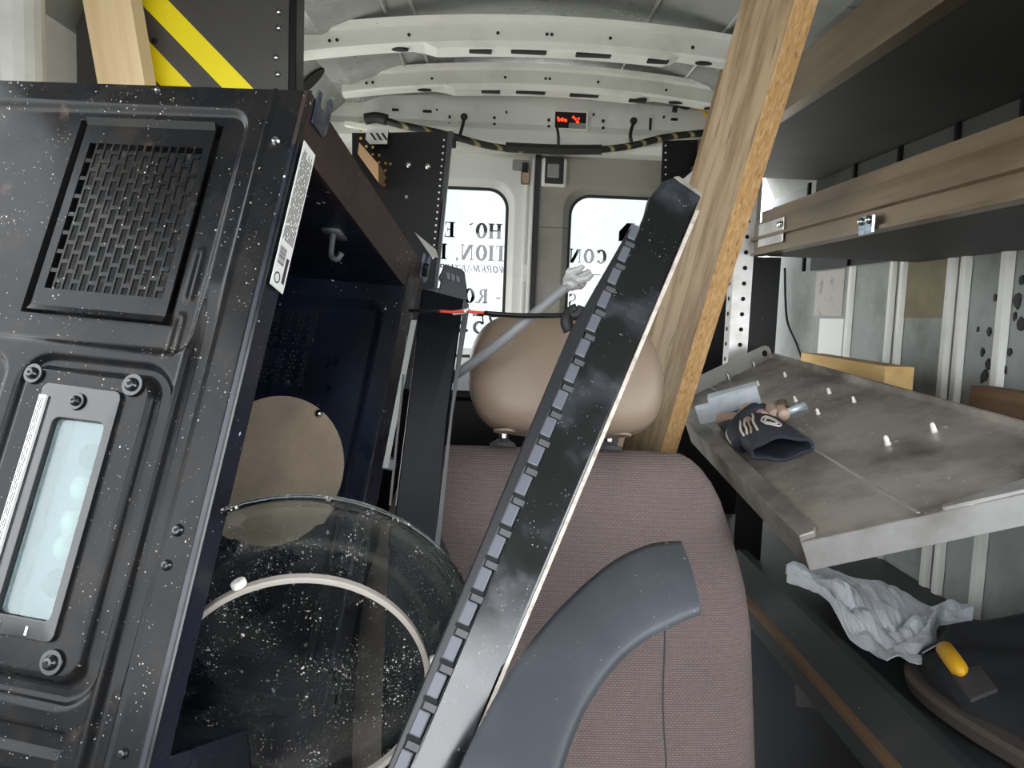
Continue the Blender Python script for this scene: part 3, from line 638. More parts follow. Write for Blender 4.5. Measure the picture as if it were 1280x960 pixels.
# hook on the upper cavity wall
bm = nb(); tube(bm, [V(-.038, .19, CZ1), V(-.036, .19, CZ1-.022), V(-.033, .19, CZ1-.032), V(-.026, .19, CZ1-.034), V(-.022, .19, CZ1-.026)], .0035, 8, 4); box(bm, (-.048, .178, CZ1-.004), (-.026, .204, CZ1)); mo('rack_hook', bm, 'clip_pad', cv, smooth=True)
# hinge tabs, rating sticker
for y0, zz in ((.012, .0), (MWH-.008, .004)):
    bm = nb(); pts = [(.0, -.012), (.034, -.012), (.034, .016), (.030, .024), (.022, .024), (.020, .006), (.012, -.002), (0, -.002)]
    pts = [(0, -.026), (.030, -.026), (.036, -.018), (.036, .014), (.030, .018), (.024, .012), (.022, -.004), (.010, -.004), (.008, .010), (0, .010)]
    prism(bm, [V(.003, y0+py*.9, zz+pz) for py, pz in pts], V(.002, 0, 0)); mo('hinge_tab', bm, 'blue_zinc', bevel=.0006)
st_ = mo('rating_sticker', box(nb(), (.0062, .003, -.198), (.0068, .029, -.052)), 'sticker', label='white rating label with small print')
random.seed(5)
bm = nb()
for k in range(11):
    y = .0055+k*.0020; z = -.058-random.uniform(0, .008)
    while z > -.150:
        ln = random.uniform(.004, .02); box(bm, (.0068, y, max(z-ln, -.152)), (.00695, y+.0009, z)); z -= ln+.002
for k in range(16): box(bm, (.0068, .006, -.1585-.0011*k), (.00695, .018, -.1585-.0011*k+random.choice((.0004, .0007))))
lathe(bm, [(.0055, 0), (.0055, .00015), (.004, .00015), (.004, 0)], frame(V(.0068, .012, -.188), Y, Z, X), 18, closed=True)
box(bm, (.0068, .021, -.19), (.00695, .026, -.165))
pr = mo('small_print', bm, 'print', st_); 
# warning print on narrow strip
bm = nb()
for k in range(3):
    z = -.328
    while z > -.495:
        ln = random.uniform(.003, .012); box(bm, (-.1795+k*.0018, -.0097, max(z-ln, -.497)), (-.1787+k*.0018, -.0095, z)); z -= ln+.0015
mo('small_print', bm, 'print')
# ------------------------------------------------------------------ turntable and roller ring
pn = V(.17, -.965, -.2).normalized(); pc = at(376, 812, .735); px_ = V(0, 0, 1).cross(pn).normalized(); py_ = pn.cross(px_)
PM = frame(pc, px_, py_, pn)
def rscale(u, v, c): return (onplane(u, v, pc, pn)-c).length
PR = rscale(437, 614, pc)
gp = obj('glass_turntable', lathe(nb(), [(.0005, 0), (PR*.80, 0), (PR*.93, .006), (PR*.985, .014), (PR, .0155), (PR, .020), (PR*.975, .019), (PR*.92, .011), (PR*.79, .005), (.0005, .005)], PM, 96), 'glass_plate', smooth=True, mtx=PM, world=True)
tag(gp, 'dirty round glass turntable plate sticking out of the microwave', 'plate')
RC = onplane(374, 864, pc+pn*.026, pn); RM = frame(RC, px_, py_, pn); RR = (onplane(402, 722, pc+pn*.026, pn)-RC).length
rr = empty('roller_ring', RM); tag(rr, 'beige plastic roller ring with white wheels lying on the glass plate', 'ring')
obj('hoop', lathe(nb(), [(RR-.004, -.004), (RR+.0015, -.004), (RR+.0015, .005), (RR-.004, .005)], Matrix.Identity(4), 96, closed=True), 'ring_plastic', rr, bevel=.001)
for px, py in ((303, 738), (533, 830)):
    q = onplane(px, py, RC, pn)-RC; a = math.atan2(q.dot(py_), q.dot(px_))
    dirv = V(math.cos(a), math.sin(a), 0)
    obj('wheel', lathe(nb(), [(.0045, 0), (.0068, .001), (.0068, .006), (.0045, .007)], axis_frame(dirv*(RR+.002), dirv), 16), 'roller_white', rr, bevel=.0005)
a = math.radians(250); dirv = V(math.cos(a), math.sin(a), 0)
obj('wheel', lathe(nb(), [(.0045, 0), (.0068, .001), (.0068, .006), (.0045, .007)], axis_frame(dirv*(RR+.002), dirv), 16), 'roller_white', rr, bevel=.0005)
#==PART4==
# ------------------------------------------------------------------ passenger seat
st = empty('passenger_seat', loc=(.066, .95, 0)); tag(st, 'grey-mauve fabric van seat with tan vinyl headrest facing us', 'seat')
ST = at(702, 556, 1.10); UP = V(0, .29, .957).normalized(); FW = V(0, -.957, .29).normalized()
bm = nb(); rings = []
def seat_sec(s):   # s = distance below top
    e = min(s/.085, 1); rnd = math.sqrt(max(0, 1-(1-e)**2))
    hw = (.205+.07*min(s/.22, 1)**.7)*(.86+.14*rnd) if s < .5 else .275
    th = .075*(.25+.75*rnd)
    return hw, th
SS = [.0005, .004, .012, .025, .045, .07, .1, .14, .19, .25, .32, .4, .48, .56]
for s in SS:
    hw, th = seat_sec(s); c = ST-UP*s-FW*.065
    rings.append(superring(c, X*hw, FW*th*1.0, .36, 56))
loft(bm, rings[::-1])
bk = obj('backrest', bm, 'seat_fabric', st, world=True, smooth=True)
def seat_front(x, s, off=.0):
    hw, th = seat_sec(s); c = ST-UP*s-FW*.065; xr = abs(x-c.x)/hw
    k = max(0, 1-min(1, xr)**(2/.36))**(.18)
    return V(x, c.y, c.z)+FW*(th*k+off)
xx = onplane(828, 850, ST, FW).x
obj('seam', tube(nb(), [seat_front(xx+.0, s, -.001) for s in (.22, .26, .3, .34, .38, .42, .46, .5, .54)], .0022, 6), 'wire_white', bk, world=False) if False else None
bm = tube(nb(), [seat_front(xx+.002*math.sin(i), .20+.03*i, -.0006) for i in range(13)], .0016, 6); obj('seam', bm, 'patch_fabric', bk, world=True)
bm = nb(); loft(bm, [superring(V(.066, .70+.0*k, z), X*hw, Y*.27, .3, 40) for k, (z, hw) in enumerate(((.45, .26), (.52, .29), (.62, .29), (.66, .27)))]); obj('seat_cushion', bm, 'seat_fabric', st, world=True, smooth=True)
obj('seat_base', box(nb(), (-.16, .50, 0), (.29, .92, .46)), 'black_fabric', st, world=True, bevel=.02)
# headrest
HC = at(706, 471, 1.07); hw, hh, hd = .136, .0835, .058
bm = nb(); rings = []
NV = 26
for i in range(1, NV):
    ph = -math.pi/2+math.pi*i/NV; cz = math.copysign(abs(math.sin(ph))**.62, math.sin(ph)); cr = abs(math.cos(ph))**.42
    wx = 1-.10*max(0, cz)-.06*max(0, -cz)
    rings.append(superring(HC+V(-.004*cz, 0, 0)+UP*(hh*cz)*1.0+V(0, .0, 0), X*(hw*cr*wx), FW*(hd*cr), .62, 48))
loft(bm, rings)
hr = obj('headrest', bm, 'headrest', st, world=True, smooth=True, label='tan vinyl headrest')
for px in (630, 769):
    a = at(px, 540, 1.085); b = ST+X*(a.x-ST.x)-UP*.02-FW*.035
    a2 = V(a.x, b.y, b.z)+UP*.085
    obj('headrest_post', tube(nb(), [a2, b], .0068, 12), 'steel', st, world=True, smooth=True)
    obj('post_collar', lathe(nb(), [(.020, 0), (.019, .006), (.012, .010), (.0085, .013)], axis_frame(b+UP*.017, UP), 18), 'patch_fabric', st, world=True, smooth=False)
    obj('post_socket', lathe(nb(), [(.016, 0), (.015, .003), (.009, .0035)], axis_frame(HC+X*(a.x-HC.x)-UP*(hh*.95)+FW*.012, -UP), 20), 'headrest', hr, world=True)
# dark cabinet behind the seat
bx1 = atY(362, 50, 1.45).x
cb = empty('storage_cabinet', loc=(-.2, 1.6, 0)); tag(cb, 'black low storage cabinet behind the seat under the headrest', 'cabinet')
obj('body', box(nb(), (bx1+.03, 1.40, 0), (.13, 1.85, 1.19)), 'black_panel', cb, world=True, bevel=.006)
obj('lid', box(nb(), (bx1+.025, 1.385, 1.19), (.135, 1.86, 1.205)), 'black_panel', cb, world=True, bevel=.004)
tc_ = empty('shade_filler', loc=(.36, 2.2, 0)); tag(tc_, 'black chest added behind the seat below the plank to stand in for shade', 'filler')  # black box added to darken the lit floor gap behind the seat
obj('body', box(nb(), (.16, 2.2, 0), (.57, 2.5, .93)), 'black_panel', tc_, world=True, bevel=.006)
obj('lid', box(nb(), (.155, 2.19, .93), (.575, 2.51, .955)), 'black_panel', tc_, world=True, bevel=.004)
# ------------------------------------------------------------------ glossy trim bar with clips
TT = at(853, 237, .90); BB = at(562, 960, .63); a_ = (TT-BB).normalized(); mid = (TT+BB)/2
c_ = (CAM-mid); c_ = (c_-a_*c_.dot(a_)).normalized(); c_ = (c_+V(.10, 0, .0)); c_ = (c_-a_*c_.dot(a_)).normalized(); b_ = a_.cross(c_)
if b_.x < 0: b_ = -b_
BM = frame(BB-a_*.05, b_, c_.cross(b_) if False else a_, b_.cross(a_))
tb = empty('trim_bar', BM); tag(tb, 'long glossy black appliance trim bar with clip slots leaning across the seat', 'trim bar')
def lin(p, q, y): t = (y-p[1])/(q[1]-p[1]); return p[0]+(q[0]-p[0])*t
fl = lambda y: lin((828, 226), (512, 960), y); fr = lambda y: lin((877, 246), (608, 887), y); ou = lambda y: lin((713, 414), (485, 960), y)
def bp(px, py, off=0.): return onplane(px, py, BB+c_*off, c_)
def strip(y0, y1, f0, f1, o0, o1, n=1):
    """bar between two pixel lines on the bar plane, from depth offset o0 (front) to o1 (back)"""
    bm = nb(); r = []
    for k in range(n+1):
        y = y0+(y1-y0)*k/n; A, B = bp(f0(y), y), bp(f1(y), y)
        r.append([A+c_*o0, B+c_*o0, B+c_*o1, A+c_*o1])
    return loft(bm, r)
YE = 1010
# glossy face with clipped upper end
bm = nb(); A = [bp(828, 226), bp(843, 221), bp(877, 244), bp(fr(YE), YE), bp(fl(YE), YE), bp(808, 262), bp(812, 246)]
prism(bm, [p+c_*.0 for p in A], -c_*.014); fc = obj('face_panel', bm, 'gloss_black', tb, world=True, bevel=.0025, label='scratched glossy black face')
obj('edge_band', strip(262, YE, lambda y: fr(y)-.5, lambda y: fr(y)+5, -.001, -.016), 'trim_edge', tb, world=True)
obj('end_cap', prism(nb(), [bp(842, 220), bp(849, 219), bp(879, 241), bp(877, 247), bp(868, 242), bp(847, 227)], -c_*.02), 'end_chip', tb, world=True, bevel=.002, label='chipped pale end')
obj('slot_channel', strip(288, YE, lambda y: max(ou(y)+6, 790-(y-284)*.46) if y < 420 else ou(y)+6, lambda y: fl(y)+2, -.016, -.022, 30), 'trim_black', tb, world=True)
obj('inner_rail', strip(417, YE, lambda y: ou(y)+8+8*min(1, max(0, (960-y)/400)), lambda y: ou(y)+11+8*min(1, max(0, (960-y)/400)), -.001, -.020), 'trim_black', tb, world=True, bevel=.001)
bm = nb(); prism(bm, [bp(ou(YE), YE), bp(ou(414), 414), bp(722, 398), bp(787, 285), bp(792, 284), bp(730, 417), bp(ou(567)+16, 567), bp(ou(YE)+8, YE)], -c_*.024); obj('outer_rail', bm, 'trim_black', tb, world=True, bevel=.0015)
pa, pb = bp(fl(290)-8, 290), bp(fl(955)-10, 955); L = (pb-pa).length; NCL = 19
for k in range(NCL):
    q = pa+(pb-pa)*(k/(NCL-1)); dirn = (pb-pa).normalized(); side = c_.cross(dirn).normalized()
    if side.x < 0: side = -side
    h2 = L/(NCL-1)*.33; w2 = .0064
    mt = frame(q-c_*.006, side, dirn, side.cross(dirn))
    s1 = 1 if mt.to_3x3().col[2].dot(c_) > 0 else -1
    cp = obj('clip', box(nb(), (-w2, -h2, -.006), (w2*.75, h2, .005), mt), 'clip', tb, world=True, bevel=.0015)
    obj('clip_slot', box(nb(), (-w2*1.1, h2, -.006), (w2*.9, h2*1.35, -.001), mt), 'hole_black', cp, world=True)
    obj('clip_pad', box(nb(), (-w2*.6, h2*1.4, -.006), (w2*1.1, h2*1.95, .0), mt), 'clip_pad', cp, world=True)
# ------------------------------------------------------------------ arched plastic cover
outer = [(851, 678), (828, 679), (803, 685), (762, 706), (705, 756), (658, 812), (622, 868), (592, 925), (568, 980), (540, 1050)]
inner = [(876, 766), (858, 773), (838, 782), (806, 799), (775, 824), (752, 852), (732, 884), (714, 925), (698, 975), (680, 1050)]
q0, q1 = at(850, 720, .80), at(640, 960, .585); uu = (q0-q1).normalized(); nn = uu.cross(V(1, .25, 0).cross(uu)).normalized()
sd = V(1, .12, -.1); sd = (sd-uu*sd.dot(uu)).normalized(); nn = uu.cross(sd).normalized()
if nn.y > 0: nn = -nn
so = smooth_path([V(x, y, 0) for x, y in outer], 5); si = smooth_path([V(x, y, 0) for x, y in inner], 5)
AM = frame(q1, sd, nn.cross(sd) if False else uu, sd.cross(uu))
bm = nb(); NA = 12; rows = []
for A, B in zip(so, si):
    row = []
    for k in range(NA+1):
        t = k/NA; p = A.lerp(B, t); w = onplane(p.x, p.y, q1, nn)
        bul = .005*(1-(2*t-1)**2)-.003*(t > .999)
        row.append(bm.verts.new(w+nn*bul))
    rows.append(row)
for i in range(len(rows)-1):
    for k in range(NA): bm.faces.new((rows[i][k], rows[i][k+1], rows[i+1][k+1], rows[i+1][k]))
ac = obj('arch_cover', bm, 'arch_plastic', None, world=True, mtx=AM, smooth=True, solid=.004)
tag(ac, 'curved dark grey plastic cover strip standing in front of the seat', 'cover')
# ------------------------------------------------------------------ black end panel beside the oven
ep = empty('door_end_panel', loc=at(515, 690, .95)); tag(ep, 'narrow glossy black panel standing between microwave and headrest', 'panel')
def dq(px, py): return at(px, py, .985-.05*(py-360)/330)
ev = (dq(540, 500)-CAM).normalized()
bm = nb(); prism(bm, [dq(527, 362), dq(580, 372), dq(560, 520), dq(540, 720), dq(484, 720)], ev*.022); pf2 = obj('face', bm, 'panel_black', ep, world=True, bevel=.002)
bm = nb(); prism(bm, [dq(528, 361), dq(549, 360), dq(551, 350), dq(548, 347), dq(556, 330), dq(577, 336), dq(581, 340), dq(585, 372), dq(580, 376)], ev*.02); obj('end_tab', bm, 'trim_black', ep, world=True, bevel=.0015)
bm = nb(); prism(bm, [dq(580, 374), dq(586, 380), dq(586, 390), dq(566, 520), dq(548, 700), dq(541, 700)], ev*.012); obj('side_edge', bm, 'trim_black', ep, world=True)
bm = nb(); prism(bm, [dq(484, 715), dq(498, 650), dq(541, 650), dq(560, 690), dq(574, 740), dq(566, 1000), dq(474, 1000)], ev*.012); obj('dark_backing', bm, 'panel_black', ep, world=True)  # black sheet added behind the glass turntable to darken what shows through
for k in range(3):
    bm = nb(); prism(bm, [dq(558+6*k, 341+2*k), dq(562+6*k, 342+2*k), dq(563+6*k, 350+2*k), dq(559+6*k, 349+2*k)], -ev*.004); obj('end_clip', bm, 'clip', ep, world=True)
for n_, x0, x1, w, m in (('rail', 521, 494, 4, 'plastic_grey'), ('rail', 514, 478, 7, 'guide_rail'), ('rail', 508, 486, 3, 'trim_black')):
    bm = nb(); yt, yb_ = (420, 632) if w != 7 else (400, 585); prism(bm, [dq(x0, yt), dq(x0+w, yt), dq(x1+w, yb_), dq(x1, yb_)], ev*.01); obj(n_, bm, m, ep, world=True)
bm = nb(); prism(bm, [dq(479, 570), dq(496, 574), dq(494, 590), dq(477, 587)], ev*.014); obj('latch_block', bm, 'trim_black', ep, world=True, bevel=.002)
# ------------------------------------------------------------------ planks
def plank(name, p_top, p_bot, t, w, th, len_ext, label, top_ext=.1, face='plank_face', edge='plank_edge'):
    ax = (p_top-p_bot).normalized(); x = (X-ax*ax.x).normalized(); y = ax.cross(x)
    if y.y < 0: y = -y
    tv = x*math.cos(th)+y*math.sin(th); wv = -x*math.sin(th)+y*math.cos(th)
    mt = frame(p_bot-ax*len_ext, tv, wv, ax)
    if mt.determinant() < 0: mt = frame(p_bot-ax*len_ext, tv, wv, ax)
    L = (p_top-p_bot).length+len_ext+top_ext
    e = empty(name, mt); tag(e, label, 'plank')
    obj('board', box(nb(), (0, .0012, 0), (t, w, L)), face, e, bevel=.0015)
    obj('cut_edge', box(nb(), (.0005, -.0015, .0), (t-.0005, .0012, L)), edge, e, label='rough orange fibrous cut edge')
    return e
plank('wooden_plank', at(994.7, 0, 1.05), at(825, 565, 1.45), .038, .118, math.radians(21), .62, 'long weathered wooden plank with orange cut edge leaning behind the headrest', .22)
plank('wooden_plank', at(952, 60, 1.42), at(806, 560, 1.80), .02, .10, math.radians(24), .6, 'darker thin board leaning behind the long weathered plank', -.05, 'old_board', 'old_board')
# ------------------------------------------------------------------ timber, bulkhead and left panels
YBK = 1.45
bx1 = atY(362, 50, YBK).x
bh = empty('partition_panel', loc=(-.56, YBK, 0)); tag(bh, 'black sheet partition with yellow hazard stripes behind the microwave', 'panel')
obj('sheet', box(nb(), (XL+.005, YBK, 0), (bx1, YBK+.012, 2.0)), 'bulkhead', bh, world=True, bevel=.002)
obj('edge_flange', box(nb(), (bx1, YBK-.008, 0), (bx1+.014, YBK+.05, 2.0)), 'black_panel', bh, world=True, bevel=.002)
def bp2(px, py): return atY(px, py, YBK)
for q in (((110, -64), (148, -64), (318, 112), (280, 112)), ((80, -60), (122, -60), (350, 178), (312, 178)) if False else ((92, -48), (92, -8), (262, 172), (300, 172))):
    obj('hazard_stripe', prism(nb(), [bp2(*p) for p in q], V(0, -.0012, 0)), 'tape_yellow', bh, world=True)
for px, py in ((348, 15), (348, 35), (345, 72), (347, 93), (193, 51)):
    obj('rivet', lathe(nb(), [(.006, 0), (.005, .002), (.002, .004)], axis_frame(bp2(px, py), -Y), 10), 'zinc' if px > 200 else 'hole_black', bh, world=True, smooth=True)
sa, sb = at(127, -30, 1.30), at(150, 100, 1.33); sax = (sa-sb).normalized(); sx_ = (X-sax*sax.x).normalized(); sx_ = (sx_+sax.cross(sx_)*-.16 if sax.cross(sx_).y > 0 else sx_+sax.cross(sx_)*.16).normalized(); sy_ = sax.cross(sx_)
SM = frame(sb-sax*.9, sx_, sy_, sax)
ts = obj('timber_stud', box(nb(), (-.044, 0 if sy_.y > 0 else -.038, 0), (.044, .038 if sy_.y > 0 else 0, 1.32)), 'pine', None, mtx=SM, bevel=.002); tag(ts, 'pale pine timber stud standing against the hazard-striped partition', 'timber')
YP = 2.58
lp = empty('rack_end_panel', loc=(atY(515, 300, YP).x, YP, 0)); tag(lp, 'black perforated rack end panel left of the rear door window', 'panel')
q = [atY(*p, YP) for p in ((466, 166), (562, 164), (545, 336), (480, 886), (440, 886), (440, 166))]
obj('sheet', prism(nb(), q, V(0, .01, 0)), 'black_panel', lp, world=True)
obj('edge_flange', prism(nb(), [atY(*p, YP) for p in ((560, 164), (566, 164), (549, 336), (488, 886), (480, 886), (543, 336))], V(0, .03, 0)), 'trim_black', lp, world=True)
for k in range(19):
    y = 175+k*8.2; x = lin((556, 164), (540, 336), y)
    obj('hole_light', disc(nb(), atY(x, y, YP), -Y, .0032, .001, 8), 'sticker', lp, world=True)  # white discs paint the light seen through the edge perforations
for px, py in ((511, 206), (535, 208)): obj('bolt', lathe(nb(), [(.012, 0), (.010, .006), (.004, .009)], axis_frame(atY(px, py, YP), -Y), 12), 'steel', lp, world=True, smooth=True)
for px, py in ((451, 163), (451, 173), (458, 183), (466, 184), (466, 193), (474, 194), (474, 203), (482, 204), (488, 205), (482, 213), (481, 222), (481, 231), (450, 153)):
    obj('yellow_plug', disc(nb(), atY(px, py, YP), -Y, .0045, .002, 8), 'wire_yellow', lp, world=True)
for px, py in ((508, 246),): obj('edge_chip', disc(nb(), atY(px, py, YP), -Y, .006, .0008, 5), 'plastic_grey', lp, world=True)
obj('gusset', prism(nb(), [atY(*p, YP-.03) for p in ((518, 290), (545, 312), (548, 322), (540, 322))], V(0, .005, 0)), 'plastic_grey', lp, world=True)
bk_ = empty('shelf_bracket', loc=atY(472, 175, 2.52)); tag(bk_, 'white slotted metal bracket at the top of the black end panel', 'bracket')
obj('arm', prism(nb(), [atY(*p, 2.52) for p in ((430, 152), (434, 151), (485, 161), (485, 164), (470, 164), (430, 156))], V(0, .03, 0)), 'white_paint', bk_, world=True)
obj('plate', prism(nb(), [atY(*p, 2.51) for p in ((458, 163), (485, 163), (484, 180), (462, 180), (457, 174))], V(0, .004, 0)), 'alu_bright', bk_, world=True)
for k in range(3): obj('slot', prism(nb(), [atY(*p, 2.507) for p in ((462+7*k, 166), (465+7*k, 166), (471+7*k, 175), (468+7*k, 175))], V(0, .002, 0)), 'hole_black', bk_, world=True)
kb = obj('cardboard_piece', prism(nb(), [atY(*p, 2.45) for p in ((449, 178), (473, 205), (473, 228), (447, 192))], V(.002, YP-2.455, 0)), 'cardboard'); tag(kb, 'small brown cardboard flap beside the yellow-dotted black panel', 'cardboard')
rp = empty('rack_end_panel', loc=(atY(860, 300, YP).x, YP, 0)); tag(rp, 'black rack end panel half hidden behind the leaning plank', 'panel')
obj('sheet', prism(nb(), [atY(*p, YP) for p in ((829, 176), (935, 172), (920, 886), (800, 886), (826, 240))], V(0, .01, 0)), 'black_panel', rp, world=True)
for k in range(6): obj('hole_light', disc(nb(), atY(832, 182+9*k, YP), -Y, .003, .001, 8), 'sticker', rp, world=True)  # painted white dots for daylight behind the perforated edge
bm = nb(); prism(bm, [atY(*p, 2.2) for p in ((893, 190), (897, 200), (846, 242), (838, 238))], V(0, .012, 0)); br = obj('brace_bar', bm, 'alu_bright'); tag(br, 'pale metal brace crossing behind the top of the trim bar', 'brace')
#==PART5==
# ------------------------------------------------------------------ right-hand shelving
XF = .65; YF, YN = 1.93, .35
rk = empty('shelving_unit', loc=(.86, 1.2, 0)); tag(rk, 'brownish aluminium van shelving with deep front lips along the right side', 'shelving')
zl = sum(atX(u, lin((1280, 250), (945, 320), 0) if False else 250+(1280-u)*70/335, XF).z for u in (1000, 1130, 1260))/3
ztm = sum(atX(u, 140+(1280-u)*125/335, XF).z for u in (1000, 1130, 1260))/3
zu0 = sum(atX(u, 150-(u-975)*.667, XF).z for u in (1000, 1080, 1160))/3
zu1 = sum(atX(u, 136-(u-975.6)*.784, XF).z for u in (1000, 1060, 1120))/3
zu2 = sum(atX(u, 67-(u-1007)*.95, XF).z for u in (1010, 1040, 1070))/3
def ext(sec, y0, y1): return loft(nb(), [[V(x, y, z) for x, z in sec] for y in (y0, y1)])
h = ztm-zl; zz = lambda f: ztm-h*f
ms = obj('shelf', box(nb(), (XF+.01, YN, zl+.002), (XR-.005, YF, zl+.012)), 'shelf_dark', rk, world=True)
obj('shelf_lip', ext([(XF+.012, zz(0)), (XF+.012, zz(.26)), (XF-.004, zz(.28)), (XF-.004, zz(.58)), (XF-.012, zz(.60)), (XF-.012, zz(.66)), (XF-.002, zz(.68)), (XF-.002, zz(.92)), (XF-.010, zz(.94)), (XF-.010, zz(1)), (XF+.02, zz(1)), (XF+.02, zz(0))], YN, YF), 'aluminium', ms, world=True)
us_ = obj('shelf', box(nb(), (XF+.01, YN, zu0+.002), (XR-.005, 2.55, zu0+.012)), 'shelf_dark_grey', rk, world=True)
obj('shelf_lip', ext([(XF-.002, zu2), (XF-.002, zu1), (XF-.012, zu1-.004), (XF-.012, zu0+.03), (XF-.02, zu0+.024), (XF-.02, zu0), (XF+.012, zu0), (XF+.012, zu2)], YN, 2.55), 'aluminium', us_, world=True)
obj('shade_sheet', box(nb(), (XR-.022, YN, zl+.012), (XR-.016, 2.55, zu0)), 'shelf_dark_grey', rk, world=True)  # dark sheet stands in for shade on the wall between shelves
for px in (1017, 1073, 1128, 1198, 1278):
    y = atX(px, 200, XR-.02).y; obj('divider', box(nb(), (XR-.032, y-.006, zl+.012), (XR-.022, y+.006, zu0)), 'black_panel', rk, world=True)
zs_ = .73
lo = obj('shelf', box(nb(), (XF+.02, YN, zs_-.012), (XR-.005, 2.4, zs_)), 'shelf_dark', rk, world=True)
obj('shelf_lip', ext([(.612, .655), (.612, .705), (.618, .712), (.660, .758), (.682, .758), (.682, .718), (.655, .70), (.64, .655)], YN, 2.4), 'shelf_dark', lo, world=True)
obj('lip_edge', ext([(.606, .697), (.606, .708), (.618, .7135), (.62, .706)], YN, 2.4), 'brown_board', lo, world=True, label='worn tan edging')
obj('base_cabinet', box(nb(), (.70, YN, 0), (XR-.01, 2.4, .70)), 'black_fabric', rk, world=True)
p = atX(1010, 870, .70); obj('tape_scrap', prism(nb(), [atX(*q, .70) for q in ((994, 855), (1024, 862), (1027, 891), (1016, 884), (997, 884))], V(-.002, 0, 0)), 'patch_fabric', rk, world=True, label='grey tape scrap')
def post(Yp):
    bm = nb(); box(bm, (.603, Yp, 1.0), (.648, Yp+.003, 2.0)); box(bm, (.600, Yp, 1.0), (.603, Yp+.045, 2.0)); po = obj('post', bm, 'alu_bright', rk, world=True, label='perforated metal upright')
    k = 0
    while k < 20:
        z = 1.02+k*.0385; obj('hole', disc(nb(), V(.628, Yp-.0006, z), -Y, .0055, .001, 10), 'hole_black', po, world=True); k += 1
    for k in range(20):
        z = 1.02+k*.0385; obj('hole', disc(nb(), V(.5994, Yp+.024, z), -X, .0055, .001, 8), 'hole_black', po, world=True)
    return po
post(YF)
obj('end_sheet', box(nb(), (.648, YF+.005, .73), (.72, YF+.01, zl)), 'black_panel', rk, world=True)
# lip clip and bolts
p = atX(1084, 281, XF-.012); q = atX(1072, 290, XF-.012)
cp = obj('lip_clip', box(nb(), (XF-.018, p.y-.032, p.z-.018), (XF-.012, p.y+.02, p.z+.016)), 'zinc', rk, world=True, bevel=.003)
for dy in (.01, -.018): obj('bolt', lathe(nb(), [(.0075, 0), (.006, .005), (.002, .007)], axis_frame(V(XF-.018, p.y+dy, p.z+.006), -X), 10), 'steel', cp, world=True, smooth=True)
p = atX(977, 281, XF-.004); sp_ = obj('splice_plate', box(nb(), (XF-.008, p.y-.02, p.z-.04), (XF-.004, p.y+.14, p.z+.016)), 'alu_bright', rk, world=True, bevel=.003)
for dy in (.0, -.012): obj('bolt', lathe(nb(), [(.0085, 0), (.007, .006), (.002, .008)], axis_frame(V(XF-.008, p.y+dy, p.z), -X), 10), 'steel', sp_, world=True, smooth=True)
obj('ledge', box(nb(), (.79, .6, 1.10), (XR-.002, 2.5, 1.125)), 'shelf_dark', rk, world=True)
# ------------------------------------------------------------------ loose tilted tray shelf
TA, TC, TD = at(1001, 678, .95), at(957, 445, 1.9), at(1280, 616.5, .88)
tn = (TD-TA).cross(TC-TA).normalized()
if tn.z < 0: tn = -tn
tbv = onplane(857, 531, TA, tn)-TA; ty = tbv.normalized(); tx = ty.cross(tn).normalized(); tn = tx.cross(ty)
TM = frame(TA, tx, ty, tn); TMI = TM.inverted()
def tl(px, py, h=0.): return TMI @ onplane(px, py, TA+tn*h, tn)
tr = empty('tray_shelf', TM); tag(tr, 'dusty bare sheet-metal shelf tray tilted out beside the seat, glove lying on it', 'shelf')
lC, lR, lE, lB, lD = tl(957, 445), tl(1280, 537.6), tl(850, 490), tl(857, 531), tl(1280, 616.5)
fdir = lD.normalized(); rdir = (lC-lR).normalized()
# near right corner: front line meets right edge line
den = fdir.x*rdir.y-fdir.y*rdir.x; t_ = (lR.x*rdir.y-lR.y*rdir.x)/den; lN = fdir*t_
poly = [V(0, 0, 0), lN, lC, lE, lB+V(0, .02, 0)]
poly = [V(p.x, p.y, -.002) for p in poly]
obj('sheet', prism(nb(), poly, V(0, 0, .002)), 'tray_steel', tr)
HL = .040
obj('front_lip', prism(nb(), [V(0, 0, 0), V(0, 0, -HL), lN+V(0, 0, -HL), lN], V(-fdir.y, fdir.x, 0)*.003), 'alu_bright', tr, bevel=.0012, label='bright folded front edge')
sd_ = V(lB.x, lB.y, 0).normalized(); nx = V(sd_.y, -sd_.x, 0)
obj('side_lip', prism(nb(), [V(0, 0, .003), V(0, 0, -HL), lB+V(0, 0, -HL), lB+V(0, 0, .003)], nx*.003), 'side_steel', tr, bevel=.0012)
i0, i1 = tl(1025, 667, .003), tl(887, 534, .003)
obj('side_flange', prism(nb(), [V(0, 0, .0), V(i0.x-.006, i0.y, 0), V(i0.x, i0.y+.012, 0), V(i1.x, i1.y, 0), lB], V(0, 0, .009)), 'side_steel', tr, bevel=.002)
f0, f1 = tl(1179, 634, .0), tl(1290, 599, .0)
obj('corner_flange', prism(nb(), [V(f0.x, f0.y, .0), V(f0.x-.004, f0.y-.006, 0), fdir*(fdir.dot(f0))+V(0, .002, 0), fdir*(fdir.dot(f1)+.05)+V(0, .002, 0), V(f1.x+.05, f1.y-.0, 0), V(f1.x, f1.y, 0)], V(0, 0, .004)), 'alu_bright', tr)
rn = V(-rdir.y, rdir.x, 0)
obj('rear_lip', prism(nb(), [lN, lN+V(0, 0, .012), lC+V(0, 0, .012), lC], rn*-.004), 'tray_steel', tr)
s0, s1 = tl(1146, 642), tl(868, 473); sv = (s1-s0).normalized()
obj('sheet_seam', prism(nb(), [s0, s1, s1+V(.004, 0, 0), s0+V(.004, 0, 0)], V(0, 0, .0012)), 'alu_bright', tr)
